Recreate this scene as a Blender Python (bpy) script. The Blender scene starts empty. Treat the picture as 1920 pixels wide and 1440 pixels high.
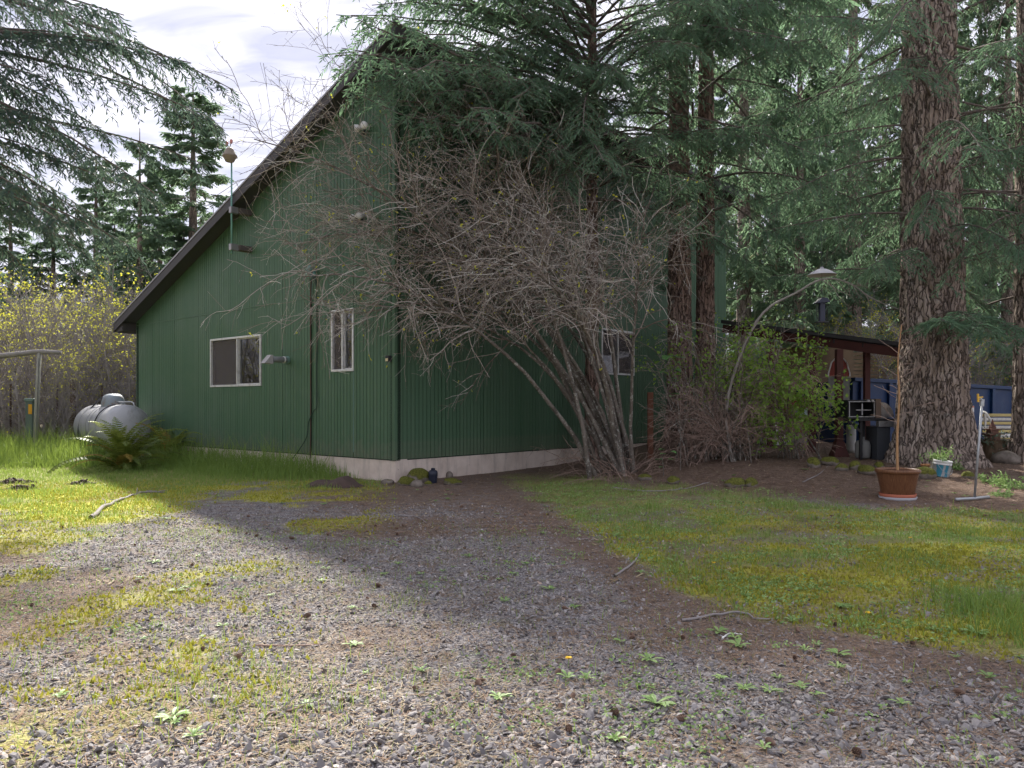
import bpy, math, random
import numpy as np
from mathutils import Vector, Matrix

sc = bpy.context.scene
col = sc.collection
R = np.random.default_rng(7)
random.seed(7)

# ------------------------------------------------------------------ camera
CAMH, FOC, HZ = 1.4, 1462.0, 759.0          # eye height, focal length and horizon in 1920-wide pixels
cam = bpy.data.cameras.new('camera')
cam.sensor_width = 36.0
cam.lens = FOC / 1920 * 36
cam.shift_y = (HZ - 720) / 1920
cam.clip_start, cam.clip_end = 0.05, 2000
camo = bpy.data.objects.new('camera', cam)
camo.location = (0, 0, CAMH)
camo.rotation_euler = (math.radians(90), 0, 0)
col.objects.link(camo)
sc.camera = camo

# ------------------------------------------------------------------ sky and sun
SUN_EL = math.radians(41.4)
TO_SUN = Vector((-0.247, 1.0, 0)).normalized() * math.cos(SUN_EL) + Vector((0, 0, math.sin(SUN_EL)))
world = bpy.data.worlds.new('World')
sc.world = world
world.use_nodes = True
nt = world.node_tree
nt.nodes.clear()
def wn(t, **k):
    n = nt.nodes.new(t)
    for a, b in k.items(): setattr(n, a, b)
    return n
sky = wn('ShaderNodeTexSky', sky_type='NISHITA', sun_disc=False)
sky.sun_elevation = SUN_EL
sky.sun_rotation = math.atan2(TO_SUN.x, TO_SUN.y)
sky.air_density, sky.dust_density = 1.0, 1.5
tc = wn('ShaderNodeTexCoord')
sep = wn('ShaderNodeSeparateXYZ'); nt.links.new(tc.outputs['Generated'], sep.inputs[0])
zz = wn('ShaderNodeMath', operation='ABSOLUTE'); nt.links.new(sep.outputs[2], zz.inputs[0])
za = wn('ShaderNodeMath', operation='ADD'); nt.links.new(zz.outputs[0], za.inputs[0]); za.inputs[1].default_value = 0.22
dx = wn('ShaderNodeMath', operation='DIVIDE'); nt.links.new(sep.outputs[0], dx.inputs[0]); nt.links.new(za.outputs[0], dx.inputs[1])
dy = wn('ShaderNodeMath', operation='DIVIDE'); nt.links.new(sep.outputs[1], dy.inputs[0]); nt.links.new(za.outputs[0], dy.inputs[1])
cmb = wn('ShaderNodeCombineXYZ'); nt.links.new(dx.outputs[0], cmb.inputs[0]); nt.links.new(dy.outputs[0], cmb.inputs[1])
mp = wn('ShaderNodeMapping'); nt.links.new(cmb.outputs[0], mp.inputs[0])
mp.inputs['Rotation'].default_value = (0, 0, 0.5); mp.inputs['Scale'].default_value = (1.0, 2.6, 1)
cn = wn('ShaderNodeTexNoise'); nt.links.new(mp.outputs[0], cn.inputs['Vector'])
cn.inputs['Scale'].default_value = 4.0; cn.inputs['Detail'].default_value = 7; cn.inputs['Distortion'].default_value = 0.6
cr = wn('ShaderNodeValToRGB'); nt.links.new(cn.outputs[0], cr.inputs[0])
cr.color_ramp.elements[0].position = 0.34; cr.color_ramp.elements[0].color = (1.08, 1.13, 1.48, 1)
cr.color_ramp.elements[1].position = 0.66; cr.color_ramp.elements[1].color = (2.45, 2.42, 2.7, 1)
cr2 = wn('ShaderNodeValToRGB'); nt.links.new(cn.outputs[0], cr2.inputs[0])
cr2.color_ramp.elements[0].position = 0.25; cr2.color_ramp.elements[0].color = (0.965, 0.965, 0.965, 1)
cr2.color_ramp.elements[1].position = 0.5; cr2.color_ramp.elements[1].color = (0.99, 0.99, 0.99, 1)
mx = wn('ShaderNodeMix', data_type='RGBA')
nt.links.new(cr2.outputs[0], mx.inputs[0]); nt.links.new(sky.outputs[0], mx.inputs[6]); nt.links.new(cr.outputs[0], mx.inputs[7])
bg = wn('ShaderNodeBackground'); nt.links.new(mx.outputs[2], bg.inputs[0]); bg.inputs[1].default_value = 0.075
wo = wn('ShaderNodeOutputWorld'); nt.links.new(bg.outputs[0], wo.inputs[0])

sl = bpy.data.lights.new('sun', 'SUN')
sl.energy, sl.angle, sl.color = 1.55, math.radians(2.4), (1.0, 0.95, 0.87)
so = bpy.data.objects.new('sun', sl)
so.rotation_euler = TO_SUN.to_track_quat('Z', 'Y').to_euler()
so.location = (0, 0, 60)
col.objects.link(so)

sc.view_settings.view_transform = 'Standard'
sc.view_settings.look = 'None'
sc.view_settings.gamma = 1
sc.view_settings.exposure = 2.93
sc.view_settings.use_curve_mapping = False
sc.render.engine = 'CYCLES'
sc.cycles.use_denoising = True
sc.cycles.max_bounces = 5
sc.cycles.diffuse_bounces = 3
sc.cycles.glossy_bounces = 3
sc.cycles.transmission_bounces = 4
sc.cycles.transparent_max_bounces = 8
sc.cycles.use_light_tree = False
sc.cycles.use_adaptive_sampling = True
sc.cycles.adaptive_threshold = 0.016
sc.cycles.caustics_reflective = sc.cycles.caustics_refractive = False

# ------------------------------------------------------------------ numpy helpers
def nrm(a):
    return a / np.maximum(np.linalg.norm(a, axis=-1, keepdims=True), 1e-9)
def A(*a): return np.array(a, float)
def sst(x):
    x = np.clip(x, 0, 1); return x * x * (3 - 2 * x)
def _hash(i, j, k):
    h = (i.astype(np.int64) * 374761393 + j.astype(np.int64) * 668265263 + k.astype(np.int64) * 2147483647) & 0x7fffffff
    h = (h ^ (h >> 13)) * 1274126177 & 0x7fffffff
    return ((h ^ (h >> 16)) & 0xffff) / 65535.0
def vnoise(p):
    p = np.asarray(p, float); f = np.floor(p); t = p - f; t = t * t * (3 - 2 * t); i = f.astype(np.int64)
    out = 0
    for a in (0, 1):
        for b in (0, 1):
            for c in (0, 1):
                w = (t[..., 0] if a else 1 - t[..., 0]) * (t[..., 1] if b else 1 - t[..., 1]) * (t[..., 2] if c else 1 - t[..., 2])
                out = out + w * _hash(i[..., 0] + a, i[..., 1] + b, i[..., 2] + c)
    return out
def fbm(p, o=4):
    p = np.asarray(p, float); s = 0; a = 0.5; t = 0
    for k in range(o):
        s = s + a * vnoise(p + 17.3 * k); t += a; a *= 0.5; p = p * 2.03
    return s / t
def n2(x, y, f=1.0, o=3, s=0.0):
    return fbm(np.stack([x * f + s, y * f - s, np.full_like(x, 0.37 + s)], -1), o)

# ------------------------------------------------------------------ mesh helpers
class MB:
    def __init__(s): s.v, s.q, s.t, s.n, s.a = [], [], [], 0, []
    def add(s, V, Q=None, T=None, tint=None):
        V = np.asarray(V, float).reshape(-1, 3)
        if Q is not None and len(Q): s.q.append(np.asarray(Q, np.int64).reshape(-1, 4) + s.n)
        if T is not None and len(T): s.t.append(np.asarray(T, np.int64).reshape(-1, 3) + s.n)
        s.v.append(V); s.n += len(V)
        s.a.append(np.full(len(V), 0.5) if tint is None else np.broadcast_to(np.asarray(tint, float), (len(V),)))
        return s
    def mesh(s, name, mat=None, smooth=False):
        V = np.concatenate(s.v).astype(np.float32)
        Q = np.concatenate(s.q) if s.q else np.zeros((0, 4), np.int64)
        T = np.concatenate(s.t) if s.t else np.zeros((0, 3), np.int64)
        m = bpy.data.meshes.new(name)
        m.vertices.add(len(V)); m.vertices.foreach_set('co', V.ravel())
        L = np.concatenate([Q.ravel(), T.ravel()]).astype(np.int32)
        m.loops.add(len(L)); m.loops.foreach_set('vertex_index', L)
        st = np.concatenate([np.arange(len(Q)) * 4, len(Q) * 4 + np.arange(len(T)) * 3]).astype(np.int32)
        m.polygons.add(len(st)); m.polygons.foreach_set('loop_start', st)
        m.polygons.foreach_set('use_smooth', np.full(len(st), bool(smooth)))
        at = m.attributes.new('tint', 'FLOAT', 'POINT'); at.data.foreach_set('value', np.concatenate(s.a).astype(np.float32))
        if mat: m.materials.append(mat)
        m.update(calc_edges=True)
        return m
def link(name, data, parent=None, loc=None, rz=0.0, label=None, cat=None, group=None, kind=None, bevel=0):
    o = bpy.data.objects.new(name, data); col.objects.link(o)
    if parent is not None: o.parent = parent
    if loc is not None: o.location = [float(c) for c in loc]
    if rz: o.rotation_euler = (0, 0, rz)
    if label: o['label'] = label
    if cat: o['category'] = cat
    if group: o['group'] = group
    if kind: o['kind'] = kind
    if bevel:
        b = o.modifiers.new('bevel', 'BEVEL'); b.width = bevel; b.segments = 2; b.limit_method = 'ANGLE'
    return o
def thing(name, label, cat, loc=(0, 0, 0), rz=0.0, group=None):
    return link(name, None, None, loc, rz, label, cat, group)
def part(name, mb, mat, parent, smooth=False, bevel=0, label=None, **k):
    if name in ('twigs', 'leaves', 'lichen', 'suckers', 'sprigs', 'crown', 'branches', 'stems', 'petals'): k.setdefault('kind', 'stuff')
    return link(name, mb.mesh(name, mat, smooth), parent, bevel=bevel, label=label, **k)
def copy_tree(o, parent=None):
    c = o.copy(); col.objects.link(c); c.parent = parent
    for ch in list(o.children): copy_tree(ch, c)
    return c

BQ = np.array([[0, 3, 2, 1], [4, 5, 6, 7], [0, 1, 5, 4], [1, 2, 6, 5], [2, 3, 7, 6], [3, 0, 4, 7]])
def bx(x0, x1, y0, y1, z0, z1):
    return A([x0, y0, z0], [x1, y0, z0], [x1, y1, z0], [x0, y1, z0], [x0, y0, z1], [x1, y0, z1], [x1, y1, z1], [x0, y1, z1]), BQ
def rotz(V, a):
    c, s = math.cos(a), math.sin(a); V = np.asarray(V, float)
    return np.stack([V[..., 0] * c - V[..., 1] * s, V[..., 0] * s + V[..., 1] * c, V[..., 2]], -1)
def bar(p, q, w, h=None, up=(0, 0, 1)):
    """a square bar from p to q"""
    p, q = A(*p), A(*q); h = h or w
    d = nrm(q - p); u = A(*up)
    if abs(d @ u) > 0.95: u = A(1, 0, 0)
    s = nrm(np.cross(d, u)); u = np.cross(s, d)
    c = [(-1, -1), (1, -1), (1, 1), (-1, 1)]
    V = [p + s * a * w / 2 + u * b * h / 2 for a, b in c] + [q + s * a * w / 2 + u * b * h / 2 for a, b in c]
    return np.array(V), BQ
def tubes(P, Rd, s=5, tint=None, cap=False):
    P = np.asarray(P, float); M, n = P.shape[:2]; Rd = np.broadcast_to(np.asarray(Rd, float), (M, n))
    T = nrm(np.gradient(P, axis=1))
    D = nrm(P[:, -1] - P[:, 0]); ref = np.where(np.abs(D[:, 2:3]) > 0.8, A(1, 0.13, 0), A(0, 0, 1))[:, None, :]
    S = nrm(np.cross(T, np.broadcast_to(ref, T.shape))); U = np.cross(S, T)
    a = np.arange(s) * 2 * np.pi / s
    V = P[:, :, None] + Rd[:, :, None, None] * (np.cos(a)[:, None] * S[:, :, None] + np.sin(a)[:, None] * U[:, :, None])
    m, i, j = np.meshgrid(np.arange(M), np.arange(n - 1), np.arange(s), indexing='ij')
    b = m * n * s; j2 = (j + 1) % s
    Q = np.stack([b + i * s + j, b + i * s + j2, b + (i + 1) * s + j2, b + (i + 1) * s + j], -1).reshape(-1, 4)
    tt = None if tint is None else np.repeat(np.broadcast_to(np.asarray(tint, float), (M,)), n * s)
    if not cap: return V.reshape(-1, 3), Q, None, tt
    V = np.concatenate([V.reshape(-1, 3), P[:, 0], P[:, -1]]); T3 = []
    for k in range(M):
        for q in range(s):
            T3.append((k * n * s + (q + 1) % s, k * n * s + q, M * n * s + k))
            T3.append((k * n * s + (n - 1) * s + q, k * n * s + (n - 1) * s + (q + 1) % s, M * n * s + M + k))
    return V, Q, np.array(T3), (None if tt is None else np.concatenate([tt, np.full(2 * M, 0.5)]))
def tube1(pts, r, s=10, cap=True):
    P = np.array(pts, float)[None]; r = np.broadcast_to(np.asarray(r, float), (P.shape[1],))[None]
    return tubes(P, r, s, cap=cap)[:3]
def smooth_path(pts, n=24):
    pts = np.array(pts, float); k = len(pts); t = np.linspace(0, k - 1, n); out = []
    for x in t:
        i = min(int(x), k - 2); f = x - i
        p0, p1, p2, p3 = pts[max(i - 1, 0)], pts[i], pts[i + 1], pts[min(i + 2, k - 1)]
        out.append(0.5 * (2 * p1 + (p2 - p0) * f + (2 * p0 - 5 * p1 + 4 * p2 - p3) * f * f + (3 * p1 - p0 - 3 * p2 + p3) * f ** 3))
    return np.array(out)
def lathe(prof, seg=32, close=False):
    prof = np.array(prof, float); n = len(prof); a = np.arange(seg) * 2 * np.pi / seg
    V = np.stack([prof[:, None, 0] * np.cos(a), prof[:, None, 0] * np.sin(a), np.repeat(prof[:, 1:2], seg, 1)], -1)
    i, j = np.meshgrid(np.arange(n - 1), np.arange(seg), indexing='ij'); j2 = (j + 1) % seg
    return V.reshape(-1, 3), np.stack([i * seg + j, i * seg + j2, (i + 1) * seg + j2, (i + 1) * seg + j], -1).reshape(-1, 4)

# ------------------------------------------------------------------ materials
def mat(name, fn):
    m = bpy.data.materials.new(name); m.use_nodes = True; t = m.node_tree; t.nodes.clear()
    out = t.nodes.new('ShaderNodeOutputMaterial')
    class N:
        def node(s, ty, ins=None, **k):
            n = t.nodes.new(ty)
            for a, b in k.items(): setattr(n, a, b)
            for a, b in (ins or {}).items(): s.set(n.inputs[a], b)
            return n
        def set(s, sock, v):
            if isinstance(v, bpy.types.NodeSocket): t.links.new(v, sock)
            elif isinstance(v, bpy.types.Node): t.links.new(v.outputs[0], sock)
            else: sock.default_value = (tuple(v) + (1,) if isinstance(v, (tuple, list)) and len(v) == 3 and sock.type == 'RGBA' else v)
        def obj(s): return s.node('ShaderNodeTexCoord').outputs['Object']
        def attr(s, n): return s.node('ShaderNodeAttribute', attribute_name=n).outputs['Fac']
        def noise(s, scale, detail=4, vec=None, stretch=None, dist=0.0, rough=0.55):
            v = vec or s.obj()
            if stretch: v = s.node('ShaderNodeMapping', {'Vector': v, 'Scale': stretch}).outputs[0]
            return s.node('ShaderNodeTexNoise', {'Vector': v, 'Scale': scale, 'Detail': detail, 'Distortion': dist, 'Roughness': rough}).outputs[0]
        def vor(s, scale, vec=None, feature='F1', stretch=None):
            v = vec or s.obj()
            if stretch: v = s.node('ShaderNodeMapping', {'Vector': v, 'Scale': stretch}).outputs[0]
            return s.node('ShaderNodeTexVoronoi', {'Vector': v, 'Scale': scale}, feature=feature)
        def ramp(s, fac, *st):
            r = s.node('ShaderNodeValToRGB', {0: fac}); e = r.color_ramp.elements
            while len(e) < len(st): e.new(0.5)
            for q, (p, c) in zip(e, st): q.position = p; q.color = tuple(c) + (1,) if len(c) == 3 else c
            return r.outputs[0]
        def step(s, fac, a, b):
            return s.node('ShaderNodeMapRange', {0: fac, 1: a, 2: b, 3: 0.0, 4: 1.0}).outputs[0]
        def mix(s, f, a, b, mode='MIX'):
            n = s.node('ShaderNodeMix', data_type='RGBA', blend_type=mode); s.set(n.inputs[0], f); s.set(n.inputs[6], a); s.set(n.inputs[7], b); return n.outputs[2]
        def math(s, op, a, b=0.0, c=False):
            n = s.node('ShaderNodeMath', {0: a, 1: b}, operation=op); n.use_clamp = c; return n.outputs[0]
        def bump(s, h, strength=0.3, dist=0.02, normal=None):
            n = s.node('ShaderNodeBump', {'Height': h, 'Strength': strength, 'Distance': dist})
            if normal: s.set(n.inputs['Normal'], normal)
            return n.outputs[0]
        def bsdf(s, color, rough=0.7, metal=0.0, normal=None, spec=0.4, **k):
            n = s.node('ShaderNodeBsdfPrincipled', {'Base Color': color, 'Roughness': rough, 'Metallic': metal, 'Specular IOR Level': spec})
            for a, b in k.items(): s.set(n.inputs[a.replace('_', ' ')], b)
            if normal: s.set(n.inputs['Normal'], normal)
            return n.outputs[0]
        def up(s):
            g = s.node('ShaderNodeNewGeometry'); return s.node('ShaderNodeSeparateXYZ', {0: g.outputs['Normal']}).outputs[2]
    N = N()
    t.links.new(fn(N), out.inputs['Surface'])
    return m
def leafmat(name, c0, c1, trans=0.35, rough=0.55, tcol=None, dead=None):
    def f(N):
        oi = N.node('ShaderNodeObjectInfo').outputs['Random']
        c = N.ramp(N.attr('tint'), (0.0, c0), (1.0, c1)) if not dead else N.ramp(N.attr('tint'), (0.0, dead), (0.10, dead), (0.16, c0), (0.7, tuple((a + b) / 2 for a, b in zip(c0, c1))), (1.0, c1))
        c = N.mix(N.math('MULTIPLY', oi, 0.35), c, tuple(x * 0.75 for x in c0))
        b = N.bsdf(c, rough, spec=0.25)
        tr = N.node('ShaderNodeBsdfTranslucent', {'Color': N.mix(0.5, c, tcol) if tcol else c}).outputs[0]
        return N.node('ShaderNodeMixShader', {0: trans, 1: b, 2: tr}).outputs[0]
    return mat(name, f)
def plain(name, c, rough=0.6, metal=0.0, var=0.15, scale=6.0, bump=0.1, dirt=None, spec=0.4):
    def f(N):
        n = N.noise(scale, 5)
        c2 = N.mix(n, tuple(x * (1 - var) for x in c), tuple(min(1, x * (1 + var)) for x in c))
        if dirt: c2 = N.mix(N.step(N.noise(scale * 1.7, 6, rough=0.7), 0.5, 0.72), c2, dirt)
        r = N.math('ADD', N.math('MULTIPLY', n, 0.2), rough - 0.1)
        return N.bsdf(c2, r, metal, N.bump(N.noise(scale * 12, 3), bump, 0.004) if bump else None, spec)
    return mat(name, f)

# ------------------------------------------------------------------ ground shape and placement
def gz(x, y):
    x = np.asarray(x, float); y = np.asarray(y, float)
    m = 0.30 * sst((y - 10.5) / 5.0) * sst((x - 1.0) / 3.5)
    m = m + 0.10 * sst((y - 15) / 6) * sst((x + 1.5) / 3)
    return m + 0.05 * (n2(x, y, 0.35, 2, 3.1) - 0.5) + 0.018 * (n2(x, y, 1.7, 2, 8.0) - 0.5)
def PIX(x, y):
    x = np.asarray(x, float); y = np.asarray(y, float)
    return 960 + x / y * FOC, HZ + (CAMH - gz(x, y)) * FOC / y
def G(px, py):
    """ground point seen at that place of the photograph"""
    z = 0.0
    for _ in range(30):
        d = (CAMH - z) * FOC / max(py - HZ, 5); x = (px - 960) / FOC * d; z = 0.5 * z + 0.5 * float(gz(x, d))
    return A(x, d, float(gz(x, d)))
def at(px, py, d): return A((px - 960) / FOC * d, d, CAMH - (py - HZ) / FOC * d)
def onground(x, y, dz=0.0): return A(x, y, float(gz(x, y)) + dz)

def masks(x, y):
    """what covers the ground at x, y: left lawn, right lawn, moss, brown duff (weights 0..1)"""
    px, py = PIX(x, y)
    j = (n2(x, y, 0.9, 3, 1.0) - 0.5) * 90; j2 = (n2(x, y, 2.3, 3, 5.0) - 0.5) * 60
    bl = np.interp(px, [-400, 0, 150, 300, 420, 560, 700, 745, 780], [1000, 985, 985, 960, 928, 920, 905, 890, 700])
    left = sst((bl + (j + j2) * 0.8 - py) / 45 + 0.4)
    br = np.interp(px, [900, 940, 1040, 1120, 1230, 1350, 1500, 1700, 1920, 2400], [850, 905, 960, 1015, 1085, 1130, 1165, 1205, 1245, 1300])
    tr = np.interp(px, [900, 1100, 1200, 1400, 1600, 1920, 2300], [890, 888, 905, 918, 945, 965, 980])
    right = sst((br + (j + j2) * 0.7 - py) / 45 + 0.3) * sst((py - tr + (j + j2) * 0.4) / 26 + 0.3)
    raw = right
    right = right * (0.5 + 0.5 * sst((n2(x, y, 1.9, 3, 17.0) - 0.38) * 6))
    moss = right * sst((n2(x, y, 1.1, 3, 9.0) - 0.38) * 7) * sst((py - 930) / 80)
    moss = np.maximum(moss, left * sst((py - 890) / 40) * sst((n2(x, y, 0.8, 3, 12.0) - 0.3) * 6))
    midm = sst((px - 250) / 150) * sst((760 - px) / 150) * sst((py - 890) / 25) * sst((1015 - py) / 40) * sst((n2(x, y, 1.3, 3, 15.0) - 0.46) * 8)
    moss = np.maximum(moss, midm * 0.8)
    lm = sst((650 - px) / 300) * sst((py - 960) / 50) * sst((n2(x, y, 0.75, 3, 27.0) + .25 * (n2(x, y, 5.0, 2, 28.0) - .5) - 0.50) * 7) * 0.55
    moss = np.maximum(moss, lm)
    und = sst((px - 850) / 200) * sst((tr + 30 - py + j * .5) / 40)
    ctr = sst((px - 520) / 120) * sst((1330 - px) / 120) * sst((1020 - py + j + j2) / 110)
    edge = np.exp(-((py - br - 25 + j2) / 55) ** 2) * (px > 930)
    duff = np.clip(np.maximum(np.maximum(und, ctr * 0.75), edge * 0.8), 0, 1)
    duff = np.maximum(duff, raw * .45)
    duff = np.maximum(duff, 0.75 * sst((n2(x, y, 0.55, 3, 21.0) - 0.52) * 9) * (0.35 + 0.65 * sst((1300 - py + j + j2) / 120)))
    return left, right, moss, duff
# ------------------------------------------------------------------ materials of the place
def m_ground(N):
    v = N.obj()
    vc = N.vor(62.0, v); vcol = N.node('ShaderNodeSeparateColor', {0: vc.outputs['Color']}).outputs[0]
    stone = N.ramp(vcol, (0.0, (0.10, 0.094, 0.096)), (0.5, (0.215, 0.20, 0.198)), (1.0, (0.40, 0.375, 0.36)))
    big = N.noise(0.7, 5, v); fine = N.noise(38, 5, v, rough=0.7)
    stone = N.mix(N.step(N.noise(5, 5, v), 0.45, 0.62), stone, (0.19, 0.145, 0.115))
    stone = N.mix(N.math('MULTIPLY', N.step(N.noise(3.1, 5, v, rough=0.7), 0.55, 0.72), 0.55), stone, (0.15, 0.16, 0.05))
    fm = N.math('ADD', N.math('MULTIPLY', fine, 0.6), N.math('MULTIPLY', N.noise(7, 6, v, rough=.75), 0.4))
    duff = N.ramp(fm, (0.33, (0.055, 0.036, 0.028)), (0.48, (0.155, 0.105, 0.078)), (0.58, (0.25, 0.18, 0.135)), (0.68, (0.40, 0.31, 0.24)))
    mossc = N.ramp(N.noise(16, 6, v, rough=0.7), (0.28, (0.24, 0.22, 0.045)), (0.5, (0.44, 0.43, 0.06)), (0.75, (0.60, 0.58, 0.11)))
    mossc = N.mix(N.step(big, 0.5, 0.65), mossc, (0.26, 0.20, 0.07))
    gr = N.ramp(fine, (0.25, (0.15, 0.15, 0.06)), (0.55, (0.29, 0.30, 0.10)), (0.8, (0.44, 0.40, 0.20)))
    c = N.mix(N.attr('duff'), stone, duff)
    c = N.mix(N.math('MAXIMUM', N.attr('gleft'), N.attr('gright')), c, gr)
    c = N.mix(N.attr('moss'), c, mossc)
    h = N.math('ADD', N.math('MULTIPLY', vc.outputs['Distance'], -0.5), N.math('MULTIPLY', fine, 0.8))
    return N.bsdf(c, 0.92, normal=N.bump(h, 0.9, 0.03), spec=0.2)
M_ground = mat('ground_cover', m_ground)
def m_stone(N):
    t = N.attr('tint')
    c = N.ramp(t, (0.0, (0.10, 0.097, 0.104)), (0.35, (0.19, 0.184, 0.19)), (0.7, (0.295, 0.28, 0.278)), (0.92, (0.44, 0.41, 0.385)), (1.0, (0.44, 0.32, 0.24)))
    c = N.mix(N.math('MULTIPLY', N.noise(30, 4), 0.5), c, (0.24, 0.20, 0.17))
    return N.bsdf(c, 0.8, spec=0.3, normal=N.bump(N.noise(120, 3), 0.3, 0.003))
M_gravel = mat('gravel_stone', m_stone)
M_grass = leafmat('grass_blade', (0.10, 0.20, 0.045), (0.32, 0.44, 0.12), 0.4, 0.5, (0.38, 0.45, 0.06))
M_weed = leafmat('weed_leaf', (0.17, 0.30, 0.09), (0.38, 0.50, 0.18), 0.25, 0.5)
M_straw = leafmat('dry_litter', (0.16, 0.10, 0.055), (0.46, 0.38, 0.24), 0.15, 0.7)
M_needle = leafmat('needle_litter', (0.13, 0.08, 0.05), (0.36, 0.23, 0.14), 0.0, 0.8)
M_fir = leafmat('fir_needles', (0.105, 0.185, 0.125), (0.24, 0.36, 0.22), 0.50, 0.5, (0.27, 0.43, 0.23), dead=(0.15, 0.105, 0.07))
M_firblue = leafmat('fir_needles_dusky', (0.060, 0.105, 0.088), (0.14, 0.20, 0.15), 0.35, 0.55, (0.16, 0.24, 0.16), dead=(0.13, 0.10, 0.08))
M_firfar = leafmat('fir_needles_far', (0.105, 0.18, 0.12), (0.24, 0.345, 0.21), 0.50, 0.6, (0.30, 0.43, 0.23), dead=(0.17, 0.13, 0.08))
M_rust = leafmat('dead_needles', (0.22, 0.10, 0.035), (0.42, 0.22, 0.08), 0.3, 0.7)
M_bud = leafmat('spring_leaf', (0.32, 0.35, 0.045), (0.60, 0.59, 0.085), 0.45, 0.5, (0.72, 0.70, 0.06))
M_budgreen = leafmat('maple_leaf', (0.14, 0.27, 0.05), (0.32, 0.48, 0.09), 0.45, 0.5, (0.45, 0.62, 0.08))
M_ivy = leafmat('broad_leaf', (0.08, 0.21, 0.06), (0.19, 0.37, 0.11), 0.3, 0.4)
M_fern = leafmat('fern_leaf', (0.085, 0.15, 0.035), (0.25, 0.31, 0.07), 0.4, 0.45, (0.36, 0.36, 0.05))
M_ferndry = leafmat('fern_leaf_dry', (0.26, 0.16, 0.04), (0.42, 0.30, 0.07), 0.4, 0.6)
def m_bark(dark, light, red, sc_=3.0):
    def f(N):
        v = N.obj()
        a = N.noise(sc_, 6, v, (1, 1, 0.3), 0.8, 0.65)
        c = N.ramp(a, (0.3, dark), (0.52, red), (0.72, light))
        c = N.mix(N.step(N.noise(2.2, 5, v, rough=0.7), 0.60, 0.75), c, (0.27, 0.27, 0.24))
        vv = N.node('ShaderNodeVectorMath', {0: v, 1: N.node('ShaderNodeVectorMath', {0: N.node('ShaderNodeTexNoise', {'Vector': v, 'Scale': 6.0}).outputs['Color'], 1: (.14, .14, .14)}, operation='MULTIPLY').outputs[0]}, operation='ADD').outputs[0]
        e = N.step(N.vor(sc_ * 4.2, vv, 'DISTANCE_TO_EDGE', (1, 1, 0.13)).outputs['Distance'], 0.0, 0.11)
        c = N.mix(e, tuple(x * 0.8 for x in dark), c)
        hgt = N.math('ADD', e, N.math('MULTIPLY', N.noise(sc_ * 7, 5, v, (1, 1, 0.5), rough=.7), 0.7))
        return N.bsdf(c, 0.9, normal=N.bump(hgt, 1.0, 0.045), spec=0.2)
    return f
M_barkfir = mat('fir_bark', m_bark((0.165, 0.13, 0.108), (0.48, 0.41, 0.355), (0.35, 0.28, 0.23)))
M_barkred = mat('fir_bark_red', m_bark((0.125, 0.088, 0.072), (0.39, 0.295, 0.245), (0.29, 0.195, 0.155)))
M_limb = plain('fir_limb', (0.14, 0.115, 0.10), 0.9, var=0.5, scale=3, spec=0.2)
def m_hazel(N):
    v = N.obj()
    c = N.ramp(N.noise(6, 5, v, (1, 1, 0.5), rough=0.7), (0.35, (0.075, 0.062, 0.05)), (0.55, (0.17, 0.145, 0.12)))
    l = N.step(N.noise(15, 5, v, rough=0.72), 0.54, 0.63)
    c = N.mix(N.math('MULTIPLY', l, 0.85), c, (0.42, 0.42, 0.37))
    return N.bsdf(c, 0.9, normal=N.bump(l, 0.4, 0.01), spec=0.2)
M_hazel = mat('hazel_bark', m_hazel)
M_twig = mat('lichen_twig', lambda N: N.bsdf(N.mix(N.math('MULTIPLY', N.step(N.noise(9, 4, rough=.7), .52, .66), .7), N.ramp(N.attr('tint'), (0.0, (0.10, 0.074, 0.056)), (0.45, (0.235, 0.192, 0.158)), (0.8, (0.38, 0.335, 0.29)), (1.0, (0.52, 0.50, 0.44))), (0.48, 0.48, 0.42)), .9, spec=.2))
M_twigred = plain('dead_twig', (0.30, 0.215, 0.17), 0.9, var=0.4, scale=5, spec=0.2, bump=0)
M_twigbrush = plain('brush_twig', (0.27, 0.245, 0.235), 0.9, var=0.45, scale=2, spec=0.2, bump=0)
M_lichen = plain('lichen_tuft', (0.40, 0.43, 0.36), 0.95, var=0.2, bump=0)

def m_siding(N):
    v = N.obj()
    oi = N.node('ShaderNodeObjectInfo').outputs['Random']
    g = N.noise(2.2, 6, v, (6, 6, 0.25), rough=0.6)
    c = N.mix(g, (0.056, 0.112, 0.061), (0.080, 0.148, 0.084))
    c = N.mix(N.math('MULTIPLY', oi, 0.55), c, (0.046, 0.108, 0.056))
    c = N.mix(N.math('MULTIPLY', N.step(N.noise(0.8, 5, v, rough=0.65), 0.5, 0.8), 0.35), c, (0.14, 0.19, 0.145))
    zc = N.node('ShaderNodeSeparateXYZ', {0: v}).outputs[2]
    mud = N.math('MULTIPLY', N.step(N.math('SUBTRACT', N.math('MULTIPLY', N.noise(5, 6, v, rough=.75), 1.6), zc), 0.0, 0.55), 0.45)
    c = N.mix(mud, c, (0.17, 0.15, 0.11))
    stk_ = N.math('MULTIPLY', N.step(N.noise(3.5, 5, v, (3, 3, 0.10), rough=.7), .56, .75), 0.30)
    c = N.mix(stk_, c, (0.13, 0.165, 0.125))
    spots = N.step(N.noise(46, 2, v), 0.785, 0.80)
    c = N.mix(N.math('MULTIPLY', spots, 0.5), c, (0.34, 0.40, 0.32))
    return N.bsdf(c, N.math('ADD', N.math('MULTIPLY', g, 0.2), 0.45), normal=N.bump(N.noise(9, 6, v, (8, 8, 0.3)), 0.25, 0.006), spec=0.35)
M_siding = mat('green_siding', m_siding)
M_groove = plain('siding_groove', (0.016, 0.034, 0.020), 0.8, bump=0)
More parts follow.
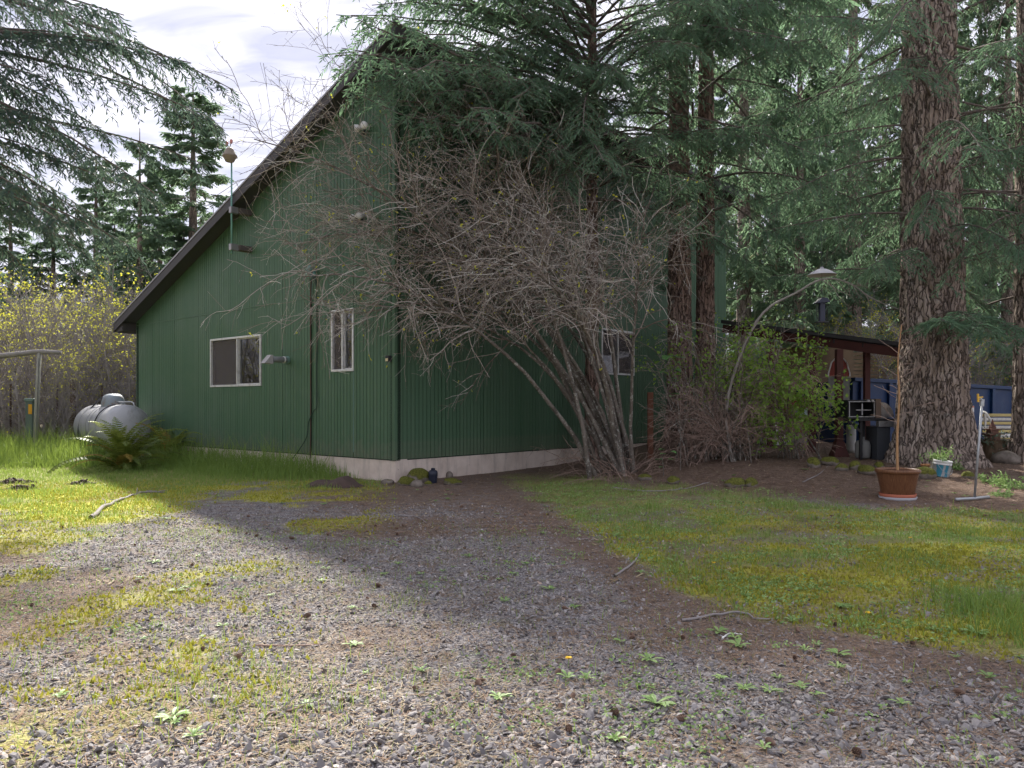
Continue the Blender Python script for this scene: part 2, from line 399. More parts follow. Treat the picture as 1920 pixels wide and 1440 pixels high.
def m_conc(N):
    v = N.obj()
    c = N.ramp(N.noise(2.2, 6, v, rough=0.65), (0.3, (0.52, 0.43, 0.36)), (0.7, (0.70, 0.61, 0.53)))
    st = N.step(N.noise(5, 6, v, (1.3, 1.3, 0.18), rough=0.7), 0.5, 0.75)
    c = N.mix(N.math('MULTIPLY', st, 0.5), c, (0.13, 0.115, 0.10))
    pits = N.step(N.noise(28, 3, v), 0.70, 0.76)
    c = N.mix(pits, c, (0.11, 0.10, 0.09))
    return N.bsdf(c, 0.9, normal=N.bump(N.math('SUBTRACT', N.noise(14, 5, v), pits), 0.35, 0.012), spec=0.2)
M_conc = mat('board_formed_concrete', m_conc)
M_fascia = plain('dark_fascia', (0.055, 0.05, 0.052), 0.7, var=0.3)
M_drip = plain('metal_drip_edge', (0.30, 0.29, 0.29), 0.5, 0.6, var=0.2)
M_soffit = plain('soffit_paint', (0.055, 0.055, 0.065), 0.8)
M_roof = plain('charcoal_shingle', (0.060, 0.058, 0.060), 0.95, var=0.4, scale=9, bump=0.4)
M_alu = plain('window_aluminium', (0.62, 0.62, 0.60), 0.45, 0.35, var=0.08, dirt=(0.38, 0.36, 0.33))
def m_glass(N):
    gl = N.node('ShaderNodeBsdfGlossy', {'Color': (0.95, 0.96, 0.97, 1), 'Roughness': 0.015, 'Normal': N.bump(N.noise(1.4, 2), 0.02, 0.02)}).outputs[0]
    tr = N.node('ShaderNodeBsdfTransparent', {'Color': (0.80, 0.83, 0.83, 1)}).outputs[0]
    fr = N.node('ShaderNodeFresnel', {'IOR': 1.6}).outputs[0]
    return N.node('ShaderNodeMixShader', {0: N.math('ADD', fr, 0.06, True), 1: tr, 2: gl}).outputs[0]
M_glass = mat('window_glass', m_glass)
def m_screen(N):
    d = N.bsdf((0.115, 0.10, 0.095), 0.8)
    tr = N.node('ShaderNodeBsdfTransparent').outputs[0]
    return N.node('ShaderNodeMixShader', {0: 0.5, 1: d, 2: tr}).outputs[0]
M_screen = mat('insect_screen', m_screen)
M_blind = plain('pale_blue_blind', (0.42, 0.56, 0.58), 0.7, var=0.1)
M_white = plain('white_paint', (0.70, 0.69, 0.66), 0.6, var=0.08, dirt=(0.45, 0.43, 0.38))
M_cloth = plain('white_curtain', (0.74, 0.74, 0.70), 0.9, var=0.05)
M_room = plain('room_paint', (0.26, 0.22, 0.17), 0.9)
M_pvc = plain('grey_pipe', (0.20, 0.21, 0.215), 0.55, var=0.1)
M_hood = plain('vent_hood_plastic', (0.40, 0.38, 0.38), 0.55)
M_black = plain('black_plastic', (0.018, 0.018, 0.020), 0.5, bump=0.05)
M_lens = plain('lamp_lens', (0.62, 0.52, 0.30), 0.3)
M_verdi = plain('verdigris_paint', (0.16, 0.34, 0.30), 0.6, var=0.2)
M_greenbox = plain('green_box_paint', (0.17, 0.28, 0.24), 0.6, var=0.2)
M_cable = plain('painted_cable', (0.022, 0.050, 0.030), 0.6)
M_cablered = plain('rusty_conduit', (0.07, 0.035, 0.026), 0.7)

# ------------------------------------------------------------------ the ground: one sheet to the horizon
def spaced():
    xs = np.concatenate([np.linspace(-400, -20, 24)[:-1], np.linspace(-20, -7, 44)[:-1], np.linspace(-7, 8, 190)[:-1], np.linspace(8, 22, 44)[:-1], np.linspace(22, 400, 24)])
    ys = np.concatenate([np.linspace(-60, 1.2, 12)[:-1], np.linspace(1.2, 9, 140)[:-1], np.linspace(9, 18, 90)[:-1], np.linspace(18, 50, 60)[:-1], np.linspace(50, 700, 24)])
    return xs, ys
xs, ys = spaced()
gx, gy = np.meshgrid(xs, ys, indexing='xy')
flat = (gy < 1.0)
gl, gr_, gm, gd = masks(gx, np.maximum(gy, 1.0))
zz_ = gz(gx, gy) + 0.022 * (n2(gx, gy, 6.0, 3, 2.0) - 0.5) + 0.03 * gm * (n2(gx, gy, 3.2, 2, 6.0) - 0.35)
zz_ = zz_ * sst((60 - np.abs(gy - 10)) / 30)
nx_, ny_ = len(xs), len(ys)
i, j = np.meshgrid(np.arange(ny_ - 1), np.arange(nx_ - 1), indexing='ij')
gq = np.stack([i * nx_ + j, i * nx_ + j + 1, (i + 1) * nx_ + j + 1, (i + 1) * nx_ + j], -1).reshape(-1, 4)
me = MB().add(np.stack([gx, gy, zz_], -1), gq).mesh('ground', M_ground, True)
far = (gy > 22) | (np.abs(gx) > 13)
for nm, arr in (('gleft', np.where(far, 0.2, gl)), ('gright', np.where(far, 0, gr_)), ('moss', np.where(far, 0.0, gm)), ('duff', np.where(far, 0.8, gd))):
    at_ = me.attributes.new(nm, 'FLOAT', 'POINT'); at_.data.foreach_set('value', np.where(flat, 0, arr).ravel().astype(np.float32))
link('ground', me, kind='structure', label='gravel yard with patches of moss, grass and brown needle litter')

# ------------------------------------------------------------------ the house
HC = A(-2.11, 14.02, 0)
U_, V_ = A(-0.760, 0.650, 0), A(0.650, 0.760, 0)       # along the gable wall, along the high wall
U_, V_ = nrm(U_), nrm(V_)
NG, NR = -V_, -U_                                       # outward normals of the two walls in view
Z0, ZT, SL = 0.41, 7.70, 0.394                          # siding foot, height of the high wall, roof slope
LG, LR = 10.4, 13.5
def roofz(t): return ZT - SL * t
house = thing('house', 'dark green shed-roofed house with vertical board siding on a concrete foundation', 'house', HC)
def HG(t, o, z): return U_ * t + NG * o + A(0, 0, z)     # a point of the gable wall (house-local)
def HR(t, o, z): return V_ * t + NR * o + A(0, 0, z)
def hexa(F, t0, t1, o0, o1, zb0, zb1, zt0, zt1):
    """block on a wall, its bottom and top may slope from t0 to t1"""
    return np.array([F(t0, o0, zb0), F(t1, o0, zb1), F(t1, o1, zb1), F(t0, o1, zb0), F(t0, o0, zt0), F(t1, o0, zt1), F(t1, o1, zt1), F(t0, o1, zt0)]), BQ
WIN_G = [(1.16, 1.855, 2.04, 3.24), (4.35, 6.50, 1.81, 2.93)]
WIN_R = [(6.6, 8.1, 2.15, 3.28)]
def wall_blocks(mb, F, length, wins, top):
    cuts = sorted([0.0] + [c for w in wins for c in w[:2]] + [length])
    for a, b in zip(cuts, cuts[1:]):
        w = [w for w in wins if w[0] <= a + 1e-6 and b <= w[1] + 1e-6]
        if not w: mb.add(*hexa(F, a, b, -0.14, -0.016, Z0 - .02, Z0 - .02, top(a) - .02, top(b) - .02))
        else:
            mb.add(*hexa(F, a, b, -0.14, -0.016, Z0 - .02, Z0 - .02, w[0][2], w[0][2]))
            mb.add(*hexa(F, a, b, -0.14, -0.016, w[0][3], w[0][3], top(a) - .02, top(b) - .02))
w1 = MB(); wall_blocks(w1, HG, LG, WIN_G, roofz); part('wall', w1, M_groove, house)
w2 = MB(); wall_blocks(w2, lambda t, o, z: HR(t, o, z), LR, WIN_R, lambda t: ZT)
part('wall', w2, M_groove, house)
w3 = MB().add(*hexa(lambda t, o, z: HR(t, o, z) + U_ * LG, 0, LR, 0.02, 0.14, Z0, Z0, roofz(LG) - .03, roofz(LG) - .03))
w3.add(*hexa(lambda t, o, z: HG(t, o, z) + V_ * LR, 0.02, LG - .02, 0.0, 0.12, Z0, Z0, ZT - .05, roofz(LG) - .05))
part('wall', w3, M_groove, house)
# boards of the siding, one object each
PIT, GAP = 0.0985, 0.012
def boards(F, length, wins, top, share):
    n = int(length / PIT); me_s = None
    for k in range(n + 1):
        a, b = k * PIT + (0.062 if k == 0 else GAP / 2), min((k + 1) * PIT - GAP / 2, length)
        if k % 12 == 11: b -= 0.007
        if b - a < 0.02: continue
        segs = [(Z0, None)]
        for w in wins:
            if w[0] - 0.02 < (a + b) / 2 < w[1] + 0.02: segs = [(Z0, w[2] - 0.004), (w[3] + 0.004, None)]
        for zb, zt in segs:
            if share and zt is None and zb == Z0 and k > 0 and k < n and k % 12 != 11:
                if me_s is None: me_s = MB().add(*hexa(lambda t, o, z: F(t, o, z), 0, PIT - GAP, -0.016, 0.0, Z0, Z0, top(0), top(0))).mesh('board', M_siding)
                o = link('board', me_s, house); o.location = F(a, 0, 0)
            else:
                part('board', MB().add(*hexa(F, a, b, -0.016, 0.0, zb, zb, zt if zt else top(a), zt if zt else top(b))), M_siding, house)
boards(HG, LG, WIN_G, lambda t: roofz(t) - .005, False)
boards(HR, LR, WIN_R, lambda t: ZT - .005, True)
part('corner_trim', MB().add(*hexa(HG, -0.012, 0.056, -0.02, 0.012, Z0 - .01, Z0 - .01, roofz(0) - .03, roofz(.05) - .03)), M_siding, house)
part('corner_trim', MB().add(*hexa(HR, 0.0, 0.056, -0.02, 0.011, Z0 - .01, Z0 - .01, ZT - .03, ZT - .03)), M_siding, house)
part('seam_flashing', MB().add(*hexa(HG, 0.06, LG - .05, 0.001, 0.011, 3.555, 3.50, 3.575, 3.52)), M_siding, house)
part('panel_batten', MB().add(*hexa(HG, 2.50, 2.535, 0.001, 0.012, Z0, Z0, 3.55, 3.55)), M_cable, house)
# foundation
fd = MB().add(*hexa(HG, 0.0, LG, -0.30, -0.020, -0.4, -0.4, Z0, Z0)); fd2 = MB().add(*hexa(HR, 0.021, LR, -0.30, -0.022, -0.4, -0.4, Z0, Z0))
part('foundation', fd, M_conc, house); part('foundation', fd2, M_conc, house)
# roof
OV, TH = 0.36, 0.16
def RP(t, l, dz=0.0): return U_ * t + V_ * l + A(0, 0, roofz(t) + dz)
def rblock(t0, t1, l0, l1, a, b):
    return np.array([RP(t0, l0, a), RP(t1, l0, a), RP(t1, l1, a), RP(t0, l1, a), RP(t0, l0, b), RP(t1, l0, b), RP(t1, l1, b), RP(t0, l1, b)]), BQ
roof = part('roof', MB().add(*rblock(-0.42, LG + .45, -OV, LR + .3, 0.02, TH)), M_roof, house)
part('fascia', MB().add(*rblock(-0.44, LG + .47, -OV - .035, -OV - .001, -0.07, TH - .03)), M_fascia, roof)
part('fascia', MB().add(*rblock(LG + .452, LG + .49, -OV + .001, LR + .3, -0.06, TH - .03)), M_fascia, roof)
part('fascia', MB().add(*rblock(-0.46, -0.422, -OV + .001, LR + .3, -0.10, TH - .03)), M_fascia, roof)
part('drip_edge', MB().add(*rblock(-0.47, LG + .5, -OV - .05, -OV + .05, TH - .028, TH + .012)), M_drip, roof)
part('soffit', MB().add(*rblock(-0.42, LG + .45, -OV, 0.02, 0.001, 0.018)), M_soffit, roof)
gut = part('eave_box', MB().add(*hexa(lambda t, o, z: HG(t, o, z), LG + .02, LG + .44, -0.4, OV - .01, roofz(LG) - .24, roofz(LG) - .28, roofz(LG) - .03, roofz(LG + .44) - .03)), M_fascia, roof)
# windows
def window(F, w, mid, screen_first, name='window'):
    t0, t1, z0, z1 = w; fw = 0.045
    fr = MB()
    for a, b, c, d in ((t0, t1, z0, z0 + fw), (t0, t1, z1 - fw, z1), (t0, t0 + fw, z0 + fw, z1 - fw), (t1 - fw, t1, z0 + fw, z1 - fw)):
        fr.add(*hexa(F, a, b, -0.09, 0.022, c, c, d, d))
    wn_ = part(name, fr, M_alu, house, bevel=0.004)
    m = t0 + (t1 - t0) * mid
    part('mullion', MB().add(*hexa(F, m - .02, m + .02, -0.085, 0.010, z0 + fw, z0 + fw, z1 - fw, z1 - fw)), M_alu, wn_, bevel=0.003)
    for k, (a, b) in enumerate(((t0 + fw, m - .02), (m + .02, t1 - fw))):
        part('pane', MB().add(*hexa(F, a, b, -0.060, -0.054, z0 + fw, z0 + fw, z1 - fw, z1 - fw)), M_glass, wn_)
        if k == screen_first or screen_first == 2:
            part('screen', MB().add(*hexa(F, a, b, -0.030, -0.0285, z0 + fw, z0 + fw, z1 - fw, z1 - fw)), M_screen, wn_)
        s = MB()
        for p0, p1, q0, q1 in ((a, b, z0 + fw, z0 + fw + .02), (a, b, z1 - fw - .02, z1 - fw), (a, a + .018, z0 + fw + .02, z1 - fw - .02), (b - .018, b, z0 + fw + .02, z1 - fw - .02)):
            s.add(*hexa(F, p0, p1, -0.075, -0.031, q0, q0, q1, q1))
        part('sash', s, M_alu, wn_)
    return wn_
nw = window(HG, WIN_G[0], 0.52, 1)
part('blind', MB().add(*hexa(HG, 1.22, 1.50, -0.125, -0.115, 2.10, 2.10, 3.18, 3.18)), M_blind, nw)
part('blind', MB().add(*hexa(HG, 1.51, 1.80, -0.126, -0.116, 2.10, 2.10, 3.18, 3.18)), plain('grey_blind', (0.22, 0.20, 0.21), 0.8), nw)
bw = window(HG, WIN_G[1], 0.46, 1)
window(HR, WIN_R[0], 0.5, 2)  # insect screens on both panes added to dull the bright reflections
# curtains behind the wide window
for ta, tb, zl in ((4.42, 4.62, 2.25), (4.85, 5.05, 2.35)):
    k = 26; tt = np.linspace(ta, tb, k); zlow = zl + 0.35 * np.abs(np.linspace(-0.2, 1, k)) ** 2
    top = np.array([HG(t, -0.30 + 0.025 * math.sin(q * 1.3), 2.92) for q, t in enumerate(tt)]); bot = np.array([HG(t, -0.30 + 0.045 * math.sin(q * 1.3), z) for q, (t, z) in enumerate(zip(tt, zlow))])
    Q = [[q, q + 1, k + q + 1, k + q] for q in range(k - 1)]
    cu = part('curtain', MB().add(np.concatenate([top, bot]), Q), M_cloth, bw, True); cu.modifiers.new('thickness', 'SOLIDIFY').thickness = 0.004
# things in the room
def room_box(): 
    f = MB().add(*hexa(HG, 0.3, LG - .2, -5.0, -0.2, 0.9, 0.9, 0.95, 0.95)); f.add(*hexa(HG, 0.3, LG - .2, -5.1, -5.0, 0.9, 0.9, 3.4, 3.4))
    return f
rb_ = room_box(); rb_.add(*hexa(HR, 6.0, 8.7, -0.75, -0.70, 1.0, 1.0, 3.6, 3.6)); part('room', rb_, M_room, house)  # partition behind the high-wall window added to keep its panes dark
tb = thing('desk', 'white desk top on angled legs seen through the wide window', 'desk', HC + HG(5.2, -0.75, 0.95))
part('table_top', MB().add(*[hexa(lambda t, o, z: HG(t, o, z), -0.6, 0.75, -0.3, 0.3, 1.30, 1.30, 1.345, 1.345)][0]), M_white, tb, bevel=0.004)
for sx in (-0.5, 0.6):
    part('leg', MB().add(*bar(HG(sx, 0.2, 0), HG(sx * 0.8, 0.1, 1.30), 0.05)), M_white, tb)
    part('leg', MB().add(*bar(HG(sx, -0.2, 0), HG(sx * 0.8, -0.1, 1.30), 0.05)), M_white, tb)
pn = thing('white_board', 'white board leaning inside the wide window', 'board', HC + HG(4.62, -0.6, 0.95))
part('panel', MB().add(*hexa(HG, -0.22, 0.12, -0.02, 0.02, 0.0, 0.0, 1.12, 1.12)), M_white, pn)
part('brace', MB().add(*bar(HG(0.9, 0.12, 0.75), HG(-0.25, 0.12, 1.28), 0.05)), M_pvc, pn)
# vent pipe
vp = part('vent_pipe', MB().add(*tube1([HG(3.345, -0.02, 2.33), HG(3.345, 0.42, 2.33)], 0.062, 20)), M_pvc, house, True)
part('collar', MB().add(*tube1([HG(3.345, 0.09, 2.33), HG(3.345, 0.115, 2.33)], 0.072, 20)), M_white, vp)
part('flange', MB().add(*tube1([HG(3.345, 0.001, 2.33), HG(3.345, 0.05, 2.33)], 0.080, 20)), M_greenbox, vp)
hd = MB(); hV = [HG(3.345 + a, o, 2.33 + z) for a in (-.085, .085) for o, z in ((0.40, 0.085), (0.40, -0.10), (0.44, 0.085), (0.60, -0.09))]
hd.add(hV, [[0, 2, 3, 1], [4, 5, 7, 6], [0, 4, 6, 2], [2, 6, 7, 3], [1, 3, 7, 5], [0, 1, 5, 4]])
part('hood', hd, M_hood, vp, bevel=0.006)
# junction box, cables
jb = part('junction_box', MB().add(*tube1([HG(2.415, 0.0, 4.0), HG(2.415, 0.09, 4.0)], 0.075, 16)).add(*tube1(smooth_path([HG(2.415, 0.08, 3.92), HG(2.41, 0.14, 3.98), HG(2.40, 0.16, 4.06), HG(2.40, 0.10, 4.13)], 8), 0.058, 12)), M_verdi, house, True)
def cable(name, pts, r, m, n=40): return part(name, MB().add(*tube1(smooth_path(pts, n), r, 7)), m, house, True)
cable('cable', [HG(2.43, 0.06, 3.95), HG(2.50, 0.03, 3.75), HG(2.52, 0.025, 3.3), HG(2.515, 0.025, 2.0), HG(2.515, 0.025, 0.9), HG(2.53, 0.03, 0.2)], 0.013, M_cablered)
cable('cable', [HG(2.40, 0.05, 3.95), HG(2.33, 0.02, 3.7), HG(2.30, 0.02, 2.6), HG(2.33, 0.02, 2.0), HG(2.30, 0.03, 1.4), HG(2.36, 0.06, 1.28), HG(2.55, 0.05, 1.05), HG(2.62, 0.05, 0.75), HG(2.85, 0.10, 0.45), HG(3.1, 0.15, 0.2)], 0.011, M_cable, 60)
part('siding_streak', MB().add(*hexa(HG, 1.175, 1.187, 0.0005, 0.003, 0.5, 0.5, 2.03, 2.03)), M_greenbox, house)
# floodlights on the gable
def flood(t, z, tilt):
    r = part('floodlight', MB().add(*tube1([HG(t, 0.0, z), HG(t, 0.04, z)], 0.06, 16)), M_white, house, True)
    for s in (-1, 1):
        p0, p1 = HG(t + s * 0.05, 0.06, z), HG(t + s * 0.13, 0.20, z + tilt)
        d = p1 - p0
        part('lamp_head', MB().add(*tube1([p0, p0 + d * .3, p0 + d * .6, p1], [0.028, 0.03, 0.062, 0.07], 16)), M_white, r, True)
    part('sensor', MB().add(*tube1([HG(t, 0.03, z - .05), HG(t, 0.11, z - .13)], 0.035, 12)), M_black, r)
flood(0.905, 4.93, -0.05); flood(0.75, 6.55, -0.03)
sl_ = part('solar_light', MB().add(*hexa(HG, 0.07, 0.16, 0.012, 0.085, 2.18, 2.18, 2.29, 2.29)), M_black, house, bevel=0.008)
part('lens', MB().add(*hexa(HG, 0.083, 0.147, 0.086, 0.092, 2.185, 2.185, 2.235, 2.235)), M_lens, sl_)
# the pipe with a wind cap held off the wall by two blocks
pole = thing('wind_cap_pole', 'turquoise pipe with a domed wind cap, held off the gable by two wooden blocks', 'pole', HC + HG(4.80, 0.0, 4.60))
part('pipe', MB().add(*tube1([HG(0, 0.44, 0.06), HG(0, 0.44, 2.02)], 0.019, 12)), M_verdi, pole, True)
for z in (0.20, 1.00):
    b = part('bracket', MB().add(*hexa(HG, -0.10, 0.06, 0.004, 0.30, z - .06, z - .06, z + .06, z + .06)), plain('bracket_wood', (0.10, 0.085, 0.078), 0.9, var=0.3), pole, bevel=0.01)
    part('clamp', MB().add(*hexa(HG, -0.05, 0.05, 0.302, 0.48, z - .07, z - .07, z + .07, z + .07)), M_drip, b, bevel=0.008)
capm = MB(); cV, cQ = lathe([(0.001, 0.27), (0.05, 0.26), (0.09, 0.21), (0.115, 0.14), (0.15, 0.10), (0.16, 0.07), (0.14, 0.05), (0.12, 0.02), (0.09, -0.04), (0.03, -0.06), (0.001, -0.06)], 24)
capm.add(rotz(cV, 0) + HG(-0.03, 0.50, 2.06), cQ); part('wind_cap', capm, plain('weathered_tin', (0.24, 0.20, 0.15), 0.6, 0.3, var=0.3), pole, True)
for s in (-1, 1):
    part('reflector', MB().add(*tube1([HG(s * 0.09, 0.49, 2.44), HG(s * 0.09, 0.51, 2.44)], 0.05, 14)), plain('red_reflector', (0.42, 0.12, 0.09), 0.4), pole)
part('stalk', MB().add(*bar(HG(-.08, 0.5, 2.42), HG(-.03, 0.5, 2.30), 0.012)).add(*bar(HG(.08, 0.5, 2.42), HG(-.03, 0.5, 2.30), 0.012)), M_black, pole)
# ------------------------------------------------------------------ trees
def sample(P, t):
    """points and tangents of polylines P (M,n,3) at t (M,K)"""
    n = P.shape[1]; x = np.clip(t, 0, 0.9999) * (n - 1); i = x.astype(int); f = (x - i)[..., None]
    m = np.arange(P.shape[0])[:, None]
    a, b = P[m, i], P[m, i + 1]
    return a + (b - a) * f, nrm(b - a)
def fir_limbs(rng, z0, z1, nb, L0, L1, elev=0.12, droop=0.32, up=0.0, r0=0.3, az0=0.0, azs=None, n=9, en=.10, lv=.7):
    k = np.arange(nb); h = z0 + (z1 - z0) * (k + rng.uniform(-.5, .5, nb)) / nb
    az = (k * 2.39996 + az0 + rng.normal(0, .25, nb)) if azs is None else azs(rng, nb)
    L = (L0 + (L1 - L0) * k / nb) * rng.uniform(lv, 1.12, nb)
    s = np.linspace(0, 1, n)[None]; e = (elev + rng.normal(0, en, nb))[:, None]; d = (droop * rng.uniform(.6, 1.4, nb))[:, None]
    rr = r0 * 0.4 + L[:, None] * s; zv = L[:, None] * (e * s - d * s ** 2 + up * s ** 3)
    wob = 0.05 * L[:, None] * (s * (rng.normal(0, 1, (nb, 1)) * np.sin(s * 5 + rng.uniform(0, 6, (nb, 1)))))
    x = rr * np.cos(az)[:, None] - wob * np.sin(az)[:, None]; y = rr * np.sin(az)[:, None] + wob * np.cos(az)[:, None]
    return np.stack([x, y, h[:, None] + zv], -1), L
def twigs_of(P, L, rng, K, fac, lmin, lmax, hang, droop, n=5, t0=0.12, ang=(40, 68)):
    M = P.shape[0]
    t = t0 + (0.99 - t0) * (np.arange(K)[None] + rng.uniform(0, 1, (M, K))) / K
    B, T = sample(P, t)
    sg = np.where((np.arange(K) % 2) == 0, 1.0, -1.0)[None, :, None]
    lat = nrm(np.cross(T, A(0, 0, 1)) + 1e-6) * sg
    a = np.radians(rng.uniform(ang[0], ang[1], (M, K, 1)))
    D = nrm(np.cos(a) * T + np.sin(a) * lat + rng.normal(0, .12, (M, K, 3)) + A(0, 0, -1) * hang * rng.uniform(.3, 1.3, (M, K, 1)))
    prof = (1 - t) ** 0.7 * 0.85 + 0.15
    l = np.clip(L[:, None] * fac * prof * rng.uniform(.55, 1.15, (M, K)), lmin, lmax)
    s = np.linspace(0, 1, n)
    Q = B[:, :, None] + D[:, :, None] * (l[..., None, None] * s[:, None]) + A(0, 0, -1) * (droop * l[..., None, None] * (s ** 2)[:, None])
    return Q.reshape(-1, n, 3), l.reshape(-1)
def needles(P, rng, K, l, w, hang, cross=True, tip=True):
    """needle-clad twiglets along twigs P: narrow diamonds"""
    M = P.shape[0]; t = (np.arange(K)[None] + rng.uniform(0, 1, (M, K))) / K
    B, T = sample(P, t)
    sg = np.where((np.arange(K) % 2) == 0, 1.0, -1.0)[None, :, None]
    lat = nrm(np.cross(T, A(0, 0, 1)) + 1e-6) * sg
    a = np.radians(rng.uniform(28, 62, (M, K, 1)))
    D = nrm(np.cos(a) * T + np.sin(a) * lat + rng.normal(0, .22, (M, K, 3)) + A(0, 0, -1) * hang * rng.uniform(.2, 1.4, (M, K, 1)))
    ln = l * rng.uniform(.55, 1.25, (M, K, 1)); wd = w * rng.uniform(.7, 1.3, (M, K, 1))
    S = nrm(np.cross(D, A(0, 0, 1)) + rng.normal(0, .5, D.shape)); S = nrm(S - D * np.sum(S * D, -1, keepdims=True)); Up = np.cross(S, D)
    V = [B, B + D * ln * .5 + S * wd, B + D * ln, B + D * ln * .5 - S * wd]
    if cross: V += [B + D * ln * .02, B + D * ln * .45 + Up * wd * .8, B + D * ln * .98, B + D * ln * .45 - Up * wd * .8]
    V = np.stack(V, 2); nv = V.shape[2]
    V = V.reshape(-1, 3); Q = np.arange(len(V)).reshape(-1, 4)
    ti = np.repeat(np.clip(rng.uniform(0, 1, (M, K)) * .55 + .45 * rng.uniform(0, 1, (M, 1)), 0, 1).reshape(-1), nv)
    return V, Q, None, ti
def crown_layer(mbw, mbf, P, L, rng, K=30, fac=.36, lmin=.2, lmax=1.1, hang=.15, droop=.35, K3=18, l3=.16, w3=.022, cross=True, r=0.02, sides=4):
    n = P.shape[1]; taper = np.linspace(1, .15, n)
    mbw.add(*tubes(P, (r * (L / 3.5) ** 0.8)[:, None] * taper, sides))
    S, l = twigs_of(P, L, rng, K, fac, lmin, lmax, hang, droop)
    mbw.add(*tubes(S[:, ::2], 0.006 * np.linspace(1, .3, 3), 3))
    tt = np.tile(np.arange(K) / K, len(P)); live = tt > rng.uniform(.08, .34, len(tt))
    mbf.add(*needles(S[live], rng, K3, l3, w3, hang, cross))
    return S
def trunk_mb(h, r0, r1, flare, sides, rows, amp, seed, lean=(0, 0), fz=0.5, zmax=None):
    z = np.linspace(0, 1, rows) ** 1.4 * h if zmax is None else np.concatenate([np.linspace(0, zmax, rows - 8), np.linspace(zmax, h, 9)[1:]])
    a = np.arange(sides) * 2 * np.pi / sides
    zz, aa = np.meshgrid(z, a, indexing='ij')
    rad = r0 + (r1 - r0) * zz / h + flare * np.exp(-zz / 0.55) * (0.65 + 0.7 * vnoise(np.stack([np.cos(aa) * 1.7 + seed, np.sin(aa) * 1.7, zz * 0 + seed], -1)))
    f = 1.0 / max(r0, .05) ** 0.5
    p = np.stack([np.cos(aa) * rad * 7.5 * f, np.sin(aa) * rad * 7.5 * f, zz * fz * 2.6 * f], -1) + seed
    p = p + 0.9 * (fbm(p * 0.6 + 5, 2)[..., None] - .5)
    rid = 1 - np.abs(2 * fbm(p, 3) - 1) * 2.2
    fine = fbm(p * np.array([3.1, 3.1, 4.0]), 2) - .5
    rad = rad - amp * np.clip(rid, 0, 1) ** 2 + amp * .45 * fine
    V = np.stack([np.cos(aa) * rad + lean[0] * zz, np.sin(aa) * rad + lean[1] * zz, zz - 0.15], -1)
    i, j = np.meshgrid(np.arange(rows - 0 if zmax is None else len(z))[:-1], np.arange(sides), indexing='ij'); j2 = (j + 1) % sides
    Q = np.stack([i * sides + j, i * sides + j2, (i + 1) * sides + j2, (i + 1) * sides + j], -1).reshape(-1, 4)
    return MB().add(V, Q)
def fir_tree(name, label, loc, trunks, layers, group=None, barkm=None, leafm=None, extra=None):
    r = thing(name, label, 'tree', loc, group=group)
    for tk in trunks:
        ty = dict(tk); off = A(*ty.pop('off', (0, 0, 0))); mb = trunk_mb(**ty)
        mb.v[0] = mb.v[0] + off
        part('trunk', mb, barkm or M_barkfir, r, True)
    w, f = MB(), MB()
    for fn in layers: fn(w, f)
    part('branches', w, M_limb, r, True)
    c = part('crown', f, leafm or M_fir, r)
    if extra: extra(r)
    return r

rng = np.random.default_rng(11)
# the big fir by the planter
T1 = G(1752, 868)
def t1_low(w, f):
    P, L = fir_limbs(rng, 3.5, 10.5, 52, 3.2, 4.4, .05, .42, .10, .6, az0=.4)
    crown_layer(w, f, P, L, rng, 34, .36, .25, 1.2, .30, .6, 20, .15, .0115, True, .028, 5)
def t1_bough(w, f):
    P, L = fir_limbs(rng, 2.6, 3.0, 3, 2.5, 2.8, .05, .25, 0, .6, azs=lambda g, n: np.array([-2.0, -1.45, -1.75]))
    crown_layer(w, f, P, L, rng, 36, .40, .25, 1.0, .12, .3, 26, .15, .0115, True, .02, 5)
def t1_up(w, f):
    P, L = fir_limbs(rng, 10.5, 27, 34, 4.2, 1.4, .10, .25, .1, .5)
    crown_layer(w, f, P, L, rng, 8, .38, .4, 1.6, .15, .3, 4, .50, .07, False, .03, 4)
fir_tree('fir_tree', 'huge fir with thick furrowed bark behind the brown planter', T1,
         [dict(h=29, r0=.63, r1=.10, flare=.34, sides=210, rows=250, amp=.085, fz=.8, seed=3.3, lean=(-.012, 0), zmax=10)], [t1_low, t1_bough, t1_up])
# the twin-stemmed fir in front of the high wall
T2 = onground(4.18, 18.0)
def t2_low(w, f):
    P, L = fir_limbs(rng, 5.2, 12.5, 52, 3.8, 4.8, .10, .46, .05, .5, az0=1.1)
    crown_layer(w, f, P, L, rng, 32, .34, .3, 1.3, .30, .55, 18, .165, .012, True, .030, 5)
def t2_front(w, f):
    azs = lambda g, n: np.radians(np.linspace(218, 280, n) + g.normal(0, 6, n))
    P, L = fir_limbs(rng, 7.0, 10.2, 12, 4.6, 5.4, .12, .38, .06, .5, azs=azs)
    crown_layer(w, f, P, L, rng, 34, .30, .3, 1.3, .28, .5, 18, .165, .012, True, .030, 5)
def t2_up(w, f):
    P, L = fir_limbs(rng, 13, 25, 26, 4.2, 1.2, .10, .25, .1, .4)
    crown_layer(w, f, P, L, rng, 8, .38, .4, 1.6, .15, .3, 4, .50, .07, False, .03, 4)
fir_tree('fir_tree', 'twin-stemmed fir with reddish bark in front of the high green wall', T2,
         [dict(h=26, r0=.31, r1=.07, flare=.14, sides=100, rows=180, amp=.045, fz=1.0, seed=8.1, lean=(-.004, .0), off=(-.30, 0, 0), zmax=10),
          dict(h=24, r0=.25, r1=.07, flare=.12, sides=90, rows=180, amp=.042, fz=1.0, seed=5.7, lean=(.006, .01), off=(.30, .12, 0), zmax=10)],
         [t2_low, t2_front, t2_up], barkm=M_barkred)
